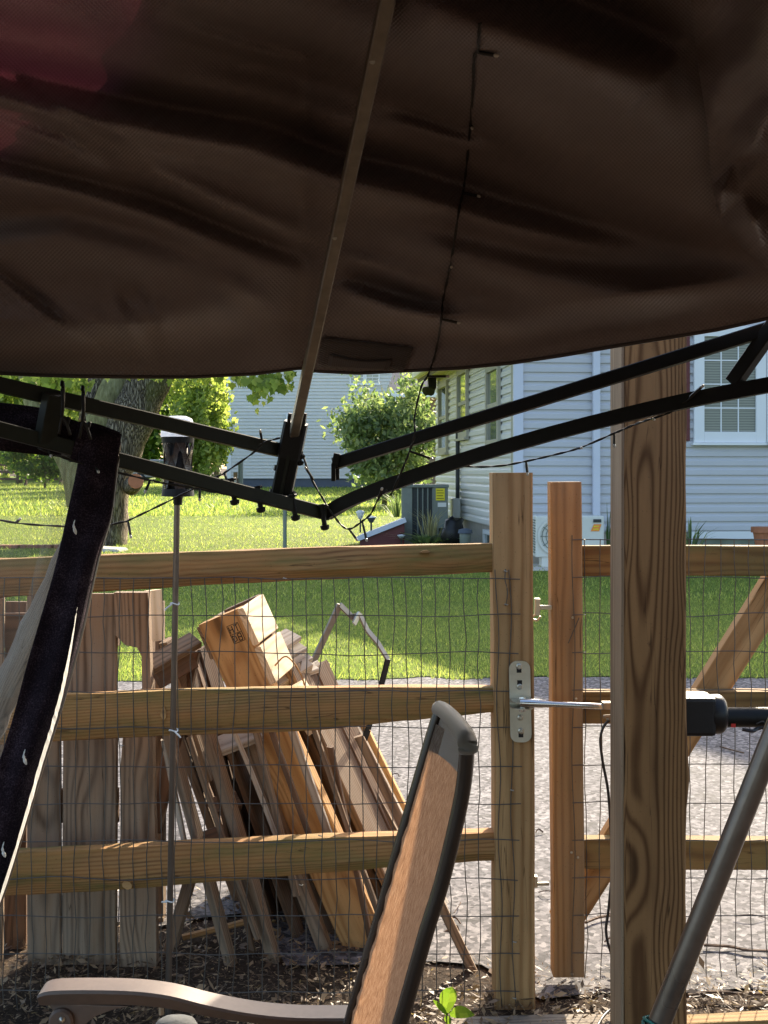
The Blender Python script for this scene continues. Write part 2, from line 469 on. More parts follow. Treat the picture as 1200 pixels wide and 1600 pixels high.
M['leaf'] = leafmat('tree_leaf', (0.03, 0.065, 0.012), (0.07, 0.13, 0.02), (0.16, 0.22, 0.04))
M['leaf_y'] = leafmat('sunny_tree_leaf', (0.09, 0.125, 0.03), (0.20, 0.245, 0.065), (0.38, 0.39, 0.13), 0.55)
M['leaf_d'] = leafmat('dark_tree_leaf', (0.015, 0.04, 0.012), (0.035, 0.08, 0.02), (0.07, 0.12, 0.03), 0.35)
M['leaf_b'] = leafmat('shrub_leaf', (0.06, 0.09, 0.042), (0.12, 0.165, 0.075), (0.25, 0.28, 0.14), 0.45)
M['seedling'] = leafmat('seedling_leaf', (0.05, 0.085, 0.012), (0.08, 0.13, 0.015), (0.13, 0.18, 0.025), 0.5)
M['grass'] = leafmat('grass_blade', (0.08, 0.12, 0.034), (0.155, 0.20, 0.055), (0.36, 0.36, 0.11), 0.5)
M['straw'] = leafmat('dry_grass', (0.20, 0.18, 0.09), (0.30, 0.27, 0.15), (0.42, 0.38, 0.24), 0.35)
M['litter'] = leafmat('dead_leaf_litter', (0.06, 0.037, 0.022), (0.16, 0.10, 0.058), (0.40, 0.29, 0.17), 0.25)

def mat_lawn():
    m = N('lawn_turf')
    v = m.coords('Object')
    a = m.noise(v, 22, 6, 0.7); b = m.noise(v, 0.5, 4)
    mp = m.coords('Object', (0.25, 1.2, 1)); s_ = m.noise(mp, 1.0, 2)
    c = m.ramp(a, [(0.28, (0.06, 0.09, 0.016)), (0.55, (0.15, 0.20, 0.03)), (0.8, (0.28, 0.30, 0.06))])
    c = m.mix(0.6, c, m.ramp(b, [(0.3, (0.75, 0.8, 0.75)), (0.7, (1.25, 1.15, 1.0))]), 'MULTIPLY')
    c = m.mix(0.5, c, m.ramp(s_, [(0.4, (0.8, 0.85, 0.8)), (0.6, (1.2, 1.15, 1.0))]), 'MULTIPLY')
    m.bump(a, 0.8, 0.05)
    return m.fin(c, 0.85, 0, 0.1)
M['lawn'] = mat_lawn()

def mat_asphalt():
    m = N('worn_asphalt')
    v = m.coords('Object')
    vo = m.n('TexVoronoi', Scale=70.0); m.set(vo.inputs['Vector'], v)
    a = m.noise(v, 130, 4, 0.7); b = m.noise(v, 1.3, 5)
    f = m.math('ADD', m.math('MULTIPLY', vo.outputs['Color'], 0.55), m.math('MULTIPLY', a, 0.45))
    c = m.ramp(f, [(0.25, (0.02, 0.019, 0.021)), (0.42, (0.075, 0.070, 0.074)), (0.60, (0.16, 0.150, 0.152)), (0.82, (0.32, 0.298, 0.288))])
    c = m.mix(0.7, c, m.ramp(b, [(0.3, (0.72, 0.72, 0.74)), (0.7, (1.15, 1.12, 1.1))]), 'MULTIPLY')
    vc = m.n('TexVoronoi', Scale=0.9, feature='DISTANCE_TO_EDGE'); nd = m.n('TexNoise', Scale=3.0, Detail=4.0); m.set(nd.inputs['Vector'], v)
    av = m.n('VectorMath', operation='MULTIPLY_ADD'); m.set(av.inputs[0], nd.outputs['Color']); av.inputs[1].default_value = (.5, .5, .5); m.set(av.inputs[2], v); m.set(vc.inputs['Vector'], av.outputs[0])
    c = m.mix(m.ramp(vc.outputs['Distance'], [(0.0, (0.75,)*3), (0.010, (0, 0, 0))]), c, (0.03, 0.028, 0.026))
    m.bump(f, 0.4, 0.002)
    return m.fin(c, 0.85, 0, 0.25)
M['asphalt'] = mat_asphalt()

def mat_dirt():
    m = N('dark_mulch_dirt')
    v = m.coords('Object')
    a = m.noise(v, 60, 6, 0.7); b = m.noise(v, 3, 4)
    c = m.ramp(a, [(0.3, (0.02, 0.014, 0.01)), (0.55, (0.06, 0.043, 0.03)), (0.75, (0.15, 0.105, 0.07))])
    c = m.mix(0.6, c, m.ramp(b, [(0.3, (0.6, 0.6, 0.6)), (0.7, (1.4, 1.35, 1.3))]), 'MULTIPLY')
    m.bump(a, 0.8, 0.01)
    return m.fin(c, 0.95, 0, 0.1)
M['dirt'] = mat_dirt()

def fabric(name, col, thread, scale, trans, tcol, rough=0.55, spec=0.4, sheen=0.3):
    m = N(name)
    v = m.coords('Object')
    tc = m.n('TexCoord')
    uvx = m.n('SeparateXYZ'); m.set(uvx.inputs[0], tc.outputs['UV'])
    wx = m.math('SINE', m.math('MULTIPLY', uvx.outputs[0], scale)); wy = m.math('SINE', m.math('MULTIPLY', uvx.outputs[1], scale))
    w = m.math('MULTIPLY', wx, wy)
    wv = m.math('ADD', m.math('MULTIPLY', w, 0.5), 0.5)
    n_ = m.noise(v, 7, 4)
    c = m.mix(m.math('MULTIPLY', wv, n_), col, thread)
    st = m.noise(v, 2.3, 4)
    c = m.mix(0.5, c, m.ramp(st, [(0.3, (0.75,)*3), (0.7, (1.2,)*3)]), 'MULTIPLY')
    m.bump(wv, 0.5, 0.002)
    m.fin(c, rough, 0, spec)
    m.b.inputs['Sheen Weight'].default_value = sheen
    tr = m.n('BsdfTranslucent'); m.set(tr.inputs[0], tcol)
    mx = m.n('MixShader'); mx.inputs[0].default_value = trans
    m.set(mx.inputs[1], m.b.outputs[0]); m.set(mx.inputs[2], tr.outputs[0])
    m.set(m.out.inputs['Surface'], mx.outputs[0])
    return m.m
M['canopy'] = fabric('brown_canopy_fabric', (0.145, 0.106, 0.098), (0.29, 0.235, 0.225), 780, 0.075, (0.11, 0.022, 0.036), 0.46, 0.8, 0.1)
M['canopy_top'] = fabric('maroon_outer_fabric', (0.10, 0.05, 0.045), (0.13, 0.07, 0.06), 700, 0.02, (0.1, 0.02, 0.02))
M['pocket'] = fabric('dark_brown_pocket_fabric', (0.055, 0.038, 0.032), (0.08, 0.06, 0.05), 900, 0.02, (0.1, 0.03, 0.03))
M['hem'] = fabric('black_hem_fabric', (0.014, 0.010, 0.012), (0.13, 0.09, 0.10), 1300, 0.02, (0.05, 0.02, 0.02), 0.7, 0.12, 0.0)
M['sling'] = fabric('tan_sling_fabric', (0.22, 0.175, 0.135), (0.10, 0.075, 0.055), 1500, 0.5, (0.74, 0.37, 0.18), 0.7, 0.2)
M['sling_grey'] = fabric('grey_taupe_padding', (0.20, 0.165, 0.13), (0.13, 0.105, 0.085), 1500, 0.03, (0.3, 0.2, 0.1), 0.7, 0.2)

def mat_hem():
    m = N('speckled_black_webbing')
    v = m.coords('Object')
    a = m.noise(v, 420, 3, 0.7); b = m.noise(v, 22, 4)
    c = m.ramp(m.math('ADD', m.math('MULTIPLY', a, 0.75), m.math('MULTIPLY', b, 0.35)), [(0.5, (0.012, 0.008, 0.011)), (0.62, (0.034, 0.022, 0.029)), (0.78, (0.11, 0.08, 0.095))])
    m.bump(a, 0.6, 0.002)
    return m.fin(c, 0.9, 0, 0.08)
M['hem'] = mat_hem()
def mat_sling():
    m = N('woven_tan_sling')
    tc = m.n('TexCoord')
    mp = m.n('Mapping'); m.set(mp.inputs['Vector'], tc.outputs['UV']); mp.inputs['Scale'].default_value = (430, 55, 1); mp.inputs['Rotation'].default_value = (0, 0, 0.12)
    s1 = m.noise(mp.outputs[0], 1.0, 3, 0.7)
    mp2 = m.n('Mapping'); m.set(mp2.inputs['Vector'], tc.outputs['UV']); mp2.inputs['Scale'].default_value = (900, 900, 1)
    s2 = m.noise(mp2.outputs[0], 1.0, 2, 0.6)
    f = m.math('ADD', m.math('MULTIPLY', s1, 0.7), m.math('MULTIPLY', s2, 0.3))
    col = m.ramp(f, [(0.36, (0.10, 0.075, 0.055)), (0.5, (0.21, 0.165, 0.125)), (0.64, (0.34, 0.28, 0.22))])
    m.fin(col, 0.75, 0, 0.15); m.bump(f, 0.6, 0.001)
    tr = m.n('BsdfTranslucent'); m.set(tr.inputs[0], m.ramp(f, [(0.36, (0.20, 0.085, 0.036)), (0.5, (0.52, 0.26, 0.125)), (0.64, (0.86, 0.52, 0.30))]))
    mx = m.n('MixShader'); mx.inputs[0].default_value = 0.5
    m.set(mx.inputs[1], m.b.outputs[0]); m.set(mx.inputs[2], tr.outputs[0]); m.set(m.out.inputs['Surface'], mx.outputs[0])
    return m.m
M['sling'] = mat_sling()
def mat_net():
    m = N('mosquito_netting')
    m.fin((0.40, 0.37, 0.31), 0.8, 0, 0.1)
    tc = m.n('TexCoord'); sp = m.n('SeparateXYZ'); m.set(sp.inputs[0], tc.outputs['UV'])
    wx = m.math('ABSOLUTE', m.math('SINE', m.math('MULTIPLY', sp.outputs[0], 900.0)))
    wy = m.math('ABSOLUTE', m.math('SINE', m.math('MULTIPLY', sp.outputs[1], 900.0)))
    a = m.math('MAXIMUM', m.math('LESS_THAN', wx, 0.26), m.math('LESS_THAN', wy, 0.26))
    a = m.math('ADD', m.math('MULTIPLY', a, 0.30), 0.12)
    t = m.n('BsdfTransparent'); mx = m.n('MixShader'); m.set(mx.inputs[0], a)
    m.set(mx.inputs[1], t.outputs[0]); m.set(mx.inputs[2], m.b.outputs[0]); m.set(m.out.inputs['Surface'], mx.outputs[0])
    return m.m
M['net'] = mat_net()
def mat_frost():
    m = N('frosted_plastic'); m.fin((0.82, 0.84, 0.88), 0.35, 0, 0.4)
    tr = m.n('BsdfTranslucent'); m.set(tr.inputs[0], (0.85, 0.87, 0.9)); mx = m.n('MixShader'); mx.inputs[0].default_value = 0.5
    m.set(mx.inputs[1], m.b.outputs[0]); m.set(mx.inputs[2], tr.outputs[0]); m.set(m.out.inputs['Surface'], mx.outputs[0])
    return m.m
M['frost'] = mat_frost()
# ------------------------------------------------------------------ ground, lawn, driveway
def gz(y):
    return 0.0 if y < 18 else (y - 18) * 0.011 if y < 60 else 0.462 + (y - 60) * 0.004

def sheet(name, xs, ys, dz, mat, edge0=None, edge1=None):
    vs, fs = [], []
    for j, y in enumerate(ys):
        for x in xs:
            yy = y
            if j == 0 and edge0: yy = edge0(x)
            if j == len(ys) - 1 and edge1: yy = edge1(x)
            vs.append((x, yy, gz(yy) + dz))
    k = len(xs)
    for j in range(len(ys) - 1):
        for i in range(k - 1):
            a = j*k + i
            fs.append((a, a+1, a+1+k, a+k))
    return tag(mesh_obj(name, vs, fs, mat), kind='structure')

sheet('ground', [-400, -40, -6, 0, 6, 40, 400], [-30, 0, 2, 4, 7, 12, 18, 24, 40, 60, 120, 900], 0.0, M['dirt'])
LAWN0 = lambda x: 7.12 + 0.08*math.sin(x*1.3) + 0.10*noise.noise((x*3, 1, 0)) + 0.08*noise.noise((x*11, 1, 0))
xs_f = [-90, -30] + [i*0.12 for i in range(-60, 61)] + [30, 90]
sheet('lawn', xs_f, [7.1, 8, 12, 18, 24, 40, 60, 90, 140], 0.012, M['lawn'], edge0=LAWN0)
DRV0 = lambda x: (3.30 if x < -0.25 else 3.0 if x < 0.3 else 2.84) + 0.10*noise.noise((x*4, 3, 0)) + 0.04*noise.noise((x*15, 5, 0))
sheet('driveway', xs_f, [3.0, 3.6, 5, 7.2], 0.008, M['asphalt'], edge0=DRV0)

# grass blades (uncountable)
def grass_blades(name, label, zr, xk, n, h, w, mat, seed):
    r = np.random.default_rng(seed)
    z = zr[0] + (zr[1]-zr[0]) * r.random(n)**1.25
    x = (r.random(n)*2-1) * (xk * z)
    g = np.array([gz(v) for v in z])
    edge = np.array([LAWN0(v) for v in x]); keep = z > edge - 0.02
    x, z, g = x[keep], z[keep], g[keep]; n = len(x)
    hh = h * (0.45 + r.random(n)); a = r.random(n)*6.283; ww = w*(0.6+0.8*r.random(n))
    lean = r.normal(0, 0.45, (n, 2)) * hh[:, None]
    b0 = np.stack([x - np.cos(a)*ww, z - np.sin(a)*ww, g], 1); b1 = np.stack([x + np.cos(a)*ww, z + np.sin(a)*ww, g], 1)
    t = np.stack([x + lean[:, 0], z + lean[:, 1], g + hh], 1)
    co = np.empty((n*3, 3)); co[0::3] = b0; co[1::3] = b1; co[2::3] = t
    o = arr_mesh(name, co, np.arange(n*3).reshape(-1, 3), mat)
    return tag(o, label, 'grass', kind='stuff')
def merge_grass():
    a = grass_blades('lawn_grass', 'mown green lawn grass between the driveway and the houses', (7.05, 11.5), 0.40, 90000, 0.034, 0.003, M['grass'], 1)
    return a
merge_grass()
grass_blades('lawn_grass', 'distant sunlit lawn grass in front of the far house', (30, 72), 0.42, 60000, 0.10, 0.02, M['grass'], 3)
grass_blades('lawn_grass', 'lawn grass reaching back to the neighbour house and large tree', (11.5, 30), 0.38, 80000, 0.045, 0.006, M['grass'], 2)

# ------------------------------------------------------------------ foliage helpers
def leaf_arrays(center, radii, n, size, seed, clumps=60, spread=0.28, shell=0.55, elong=1.5):
    r = np.random.default_rng(seed)
    d = r.normal(size=(clumps, 3)); d /= np.linalg.norm(d, axis=1)[:, None]
    rad = shell + (1-shell) * r.random(clumps)**0.6
    cc = d * rad[:, None] * (0.82 + 0.3*r.random(clumps))[:, None]
    p = cc[r.integers(0, clumps, n)] + r.normal(0, spread * 0.55, (n, 3))
    p = p * np.array(radii) + np.array(center)
    s = size * (0.55 + 0.9*r.random(n))
    u = r.normal(size=(n, 3)); u[:, 2] -= 0.5; u /= np.linalg.norm(u, axis=1)[:, None]
    w = r.normal(size=(n, 3)); w -= (w*u).sum(1)[:, None]*u; w /= np.linalg.norm(w, axis=1)[:, None]
    a = p - u*s[:, None]*elong*0.5; b = p + w*s[:, None]*0.42; c = p + u*s[:, None]*elong*0.5; e = p - w*s[:, None]*0.42
    co = np.empty((n*4, 3)); co[0::4] = a; co[1::4] = b; co[2::4] = c; co[3::4] = e
    return co
def leaves_obj(name, cos, mat, parent):
    co = np.concatenate(cos)
    base = Vector((0, 0, 0))
    return arr_mesh(name, co, np.arange(len(co)).reshape(-1, 4), mat, parent)

def small_tree(name, label, base, crown_c, radii, n, size, mat, seed, group=None, trunk_r=0.12, cat='tree', clumps=70, spread=0.28, shell=0.5):
    t = thing(name, label, cat, base, group)
    leaves_obj('crown', [leaf_arrays(crown_c, radii, n, size, seed, clumps, spread, shell)], mat, t)
    rr = random.Random(seed)
    mb = MB(); b = Vector(base); c = Vector(crown_c)
    mb.tube([b - Vector((0, 0, 0.05)), b.lerp(c, 0.4), c + Vector((0, 0, radii[2]*0.5))], [trunk_r, trunk_r*0.8, trunk_r*0.3], 7)
    for k in range(7):
        a = rr.random()*6.28
        st = b.lerp(c, 0.3 + 0.6*rr.random())
        mb.tube([st, st + Vector((math.cos(a)*radii[0]*0.6, math.sin(a)*radii[1]*0.6, radii[2]*(0.1+0.5*rr.random())))], [trunk_r*0.45, trunk_r*0.12], 5)
    mb.build('trunk', M['bark'], t, smooth=True)
    return t

# ------------------------------------------------------------------ neighbour house on the right
K = Vector((1.728, 16.0, 0))
E1 = Vector((1, 0.0895, 0)).normalized(); E2 = Vector((-0.0895, 1, 0)).normalized()
def HM(s, t, z=0.0):
    """house frame: s along the front wall, t back along the side wall"""
    o = K + E1*s + E2*t
    return Matrix(((E1.x, E2.x, 0, o.x), (E1.y, E2.y, 0, o.y), (0, 0, 1, z), (0, 0, 0, 1)))
HB, HT = 0.445, 3.2
house = thing('neighbour_house', 'single storey house clad in pale blue grey siding behind the gate', 'house', K)
MB().box((0.02, 0.02, HB-0.02), (9.0, 8.0, HT)).build('wall_core', M['vinyl'], house, world=HM(0, 0))
MB().box((0.06, 0.06, -0.1), (8.95, 7.95, HB-0.02)).build('foundation', M['concrete'], house, world=HM(0, 0))
CO = 0.1235
def siding_mesh(name, L, out, mat):
    """one lapped course, length L along local X, facing local -Y"""
    h = CO + 0.004
    vs = [(0, -out-0.024, 0), (L, -out-0.024, 0), (L, -out-0.022, h*0.5), (0, -out-0.022, h*0.5), (L, -out-0.002, h*0.72), (0, -out-0.002, h*0.72),
          (L, -out, h), (0, -out, h), (0, 0.0, 0), (L, 0.0, 0), (0, 0, h), (L, 0, h)]
    fs = [(0, 1, 2, 3), (3, 2, 4, 5), (5, 4, 6, 7), (8, 9, 1, 0), (7, 6, 11, 10), (0, 3, 5, 7, 10, 8), (1, 9, 11, 6, 4, 2)]
    me = bpy.data.meshes.new(name); me.from_pydata(vs, [], fs); me.update(); me.materials.append(mat)
    return me
me_f = siding_mesh('siding_board', 8.9, 0.004, M['vinyl']); me_l = siding_mesh('siding_board', 7.9, 0.004, M['vinyl_w'])  # side wall takes the whiter siding: its brighter sky light put into colour
nco = int((HT - HB) / CO) + 1
for i in range(nco):
    place(bpy.data.objects.new('siding_board', me_f), HM(0.1, 0.018, HB + i*CO), house)
    Ml = HM(0.018, 7.95, HB + i*CO) @ Matrix.Rotation(R(-90), 4, 'Z')
    place(bpy.data.objects.new('siding_board', me_l), Ml, house)
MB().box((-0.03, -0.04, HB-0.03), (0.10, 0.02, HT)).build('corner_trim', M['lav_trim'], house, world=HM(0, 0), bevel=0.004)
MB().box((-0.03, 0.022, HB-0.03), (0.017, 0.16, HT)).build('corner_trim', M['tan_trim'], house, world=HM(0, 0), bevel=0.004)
ds = MB(); ds.box((1.02, -0.10, 0.35), (1.115, -0.03, 3.1)).box((1.02, -0.16, 0.16), (1.115, -0.06, 0.36))
ds.build('downspout', M['lav_trim'], house, world=HM(0, 0), bevel=0.006)
# roof: gable end to the front
rf = MB(); RW, RH, OV = 9.0, 2.95, 0.32
rid = HT + RH
def rp(s, t, z): return HM(s, t, z).translation
for (s0, s1, z0, z1) in ((-OV, RW/2, HT - OV*RH/(RW/2), rid), (RW/2, RW+OV, rid, HT - OV*RH/(RW/2))):
    a, b, c, d = rp(s0, -OV, z0), rp(s1, -OV, z1), rp(s1, 8+OV, z1), rp(s0, 8+OV, z0)
    u = Vector((0, 0, 0.12))
    n = len(rf.v); rf.v += [a, b, c, d, a+u, b+u, c+u, d+u]
    rf.f += [tuple(n+i for i in q) for q in ((0,1,2,3),(7,6,5,4),(0,4,5,1),(1,5,6,2),(2,6,7,3),(3,7,4,0))]
roof_o = rf.build('roof', M['roof'], house)
gb = MB(); gb.v += [rp(0, 0.02, HT), rp(RW, 0.02, HT), rp(RW/2, 0.02, rid-0.02)]; gb.f.append((0, 1, 2)); gb.build('gable', M['vinyl'], house)
MB().box((-OV-0.02, 0.0, HT-0.14), (-0.02, 8.25, HT-0.10)).build('soffit', M['cream'], house, world=HM(0, 0))
MB().box((-OV-0.12, -0.2, HT-0.12), (-OV-0.021, 8.3, HT)).build('gutter', M['trim'], house, world=HM(0, 0), bevel=0.01)
fl = MB(); fl.box((-0.14, 7.55, HT-0.32), (-0.06, 7.65, HT-0.15)).lathe(rp(-0.17, 7.5, HT-0.3), [(0.05, 0), (0.075, 0.16)], 10, (-0.4, -1, -0.5)).lathe(rp(-0.17, 7.72, HT-0.3), [(0.05, 0), (0.075, 0.16)], 10, (-0.6, -1, -0.3))
MB().lathe(rp(-0.12, 7.45, HT-0.36), [(0.05, 0), (0.09, 0.18)], 10, (-0.4, -1, -0.5)).lathe(rp(-0.12, 7.7, HT-0.36), [(0.05, 0), (0.09, 0.18)], 10, (-0.7, -0.8, -0.3)).box((-0.2, 7.5, HT-0.36), (-0.05, 7.65, HT-0.15), HM(0, 0)).build('floodlight', M['black_plastic'], house)

def window(parent, Mw, w, h, casing, mat_c, mat_pane, cols, rows, sash=False):
    """window facing local -Y, origin lower left of the casing"""
    fr = MB()
    c = casing
    fr.box((0, -0.05, 0), (c, 0.0, h)).box((w-c, -0.05, 0), (w, 0.0, h)).box((c, -0.05, h-c), (w-c, 0.0, h)).box((c, -0.05, 0), (w-c, 0.0, c))
    wo = fr.build('window', mat_c, parent, world=Mw, bevel=0.004)
    MB().box((-0.03, -0.085, -0.04), (w+0.03, 0.0, -0.002)).build('sill', mat_c, wo, world=Mw, bevel=0.004)
    MB().box((c, -0.016, c), (w-c, 0.0, h-c)).build('pane', mat_pane, wo, world=Mw)
    g = MB(); iw, ih = w-2*c, h-2*c
    for k in range(1, cols): g.box((c+iw*k/cols-0.008, -0.026, c), (c+iw*k/cols+0.008, -0.014, h-c))
    for k in range(1, rows): g.box((c, -0.0265, c+ih*k/rows-0.008), (w-c, -0.0145, c+ih*k/rows+0.008))
    if sash: g.box((c, -0.035, h*0.5-0.03), (w-c, -0.013, h*0.5+0.03))
    if g.v: g.build('glazing_bar', mat_c, wo, world=Mw)
    return wo
LW = lambda t1, z: HM(-0.004, t1, z) @ Matrix.Rotation(R(-90), 4, 'Z')
for (t0, t1, z0, z1) in ((1.0, 2.03, 1.59, 2.78), (3.81, 4.91, 1.79, 2.96), (6.15, 7.3, 1.58, 2.9)):
    window(house, LW(t1, z0), t1-t0, z1-z0, 0.10, M['tan_trim'], M['glass'], 1, 1, True)
FS = 2.40
wbig = MB(); 
window(house, HM(FS, -0.006, 1.62), 0.99, 1.55, 0.14, M['trim'], M['blind'], 3, 4)
window(house, HM(FS+1.0, -0.006, 1.62), 0.99, 1.55, 0.14, M['trim'], M['blind'], 3, 4)
sh = MB(); sh.box((FS-0.36, -0.03, 1.64), (FS-0.05, -0.004, 3.1))
for i in range(14): sh.box((FS-0.33, -0.04, 1.70+i*0.098), (FS-0.08, -0.0295, 1.76+i*0.098))
sh.build('shutter', M['maroon'], house, world=HM(0, 0))
bw = MB(); bw.box((2.35, -0.03, 0.33), (3.45, 0.03, 0.43)).box((2.35, -0.03, 0.0), (2.42, 0.03, 0.33)).box((3.38, -0.03, 0.0), (3.45, 0.03, 0.33))
bwo = bw.build('basement_window', M['trim'], house, world=HM(0, 0.02))
MB().box((2.42, 0.0, 0.02), (3.38, 0.03, 0.33)).build('pane', M['glass'], bwo, world=HM(0, 0.02))
bw = MB(); bw.box((-0.03, 1.55, 0.02), (0.05, 1.62, 0.36)).box((-0.03, 2.3, 0.02), (0.05, 2.37, 0.36)).box((-0.03, 1.62, 0.30), (0.05, 2.3, 0.36))
bwo = bw.build('basement_window', M['trim'], house, world=HM(0, 0)); MB().box((0.0, 1.62, 0.02), (0.052, 2.3, 0.30)).build('pane', M['glass'], bwo, world=HM(0, 0))
cd = MB(); cd.tube([rp(-0.05, 4.75, 2.0), rp(-0.05, 4.75, 0.75)], 0.035, 8); cd.build('conduit', M['ac_dark'], house)
MB().box((-0.16, 4.60, 0.45), (-0.02, 4.90, 0.78), HM(0, 0)).build('meter_box', M['ac_white'], house, bevel=0.02)

# ------------------------------------------------------------------ far house
FZ = 60.0
def FP(px, py, d=FZ): return P(px, py, d)
fx0, fx1 = FP(355, 0).x, 7.0
fb = gz(FZ)
far = thing('far_house', 'tall pale two storey house with dark foundation beyond the lawn', 'house', (fx0, FZ, fb))
MB().box((fx0+0.05, FZ+0.05, fb-0.2), (fx1, FZ+10, 0.92)).build('foundation', M['slate'], far)
sd2 = MB(); ch2 = 0.165
k = 0; z = 0.92
while z < 7.4:
    sd2.quad((fx0, FZ-0.04, z), (fx1, FZ-0.04, z), (fx1, FZ+0.004, z+ch2), (fx0, FZ+0.004, z+ch2))
    sd2.quad((fx0, FZ+0.03, z), (fx1, FZ+0.03, z), (fx1, FZ-0.04, z), (fx0, FZ-0.04, z)); z += ch2
sd2.quad((fx0, FZ+0.02, 0.92), (fx0, FZ+10, 0.92), (fx0, FZ+10, 7.4), (fx0, FZ+0.02, 7.4))
sd2.quad((fx0, FZ+0.1, 0.92), (fx1, FZ+0.1, 0.92), (fx1, FZ+0.1, 7.4), (fx0, FZ+0.1, 7.4))
tag(sd2.build('siding', M['vinyl_w'], far), kind='stuff')
MB().box((fx0-0.03, FZ-0.05, 0.90), (fx0+0.2, FZ+0.02, 7.4)).build('corner_trim', M['trim'], far)
r2 = MB(); 
r2.v += [Vector(p) for p in ((fx0-0.5, FZ-0.5, 7.3), (fx1+0.5, FZ-0.5, 7.3), (fx1+0.5, FZ+5, 10.6), (fx0-0.5, FZ+5, 10.6), (fx0-0.5, FZ+10.5, 7.3), (fx1+0.5, FZ+10.5, 7.3))]
r2.f += [(0, 1, 2, 3), (3, 2, 5, 4), (0, 3, 4), (1, 5, 2), (0, 4, 5, 1)]
r2.build('roof', M['roof'], far)
for (a, b) in ((546, 570), (570, 594)):
    p = FP(a, 601); window(far, Matrix.Translation((p.x, FZ-0.01, p.z)), (b-a)*FZ/F, 1.4, 0.09, M['trim'], M['glass'], 2, 3)
p = FP(452, 658); MB().box((p.x-0.16, FZ-0.2, p.z), (p.x+0.16, FZ-0.04, p.z+0.36)).build('dryer_vent', M['trim'], far, bevel=0.03)
ext = thing('stone_outbuilding', 'brown stone building with shingle roof and white gutter behind the bush', 'building', (1.5, 47, gz(47)))
MB().box((0.5, 47, 0.1), (5, 50, 4.15)).build('wall', M['stone'], ext)
MB().box((0.1, 46.55, 4.1), (5.3, 46.85, 4.36)).build('gutter', M['trim'], ext)
rr_ = MB()
for i in range(9):   # shingle courses
    z0, z1, y0, y1 = 4.36+i*0.2, 4.38+(i+1)*0.2, 46.6+i*0.45, 46.62+(i+1)*0.45
    rr_.quad((0.15+i*0.06, y0, z0), (5.3, y0, z0), (5.3, y1, z1), (0.15+i*0.06, y1, z1))
rr_.build('roof', M['roof'], ext)

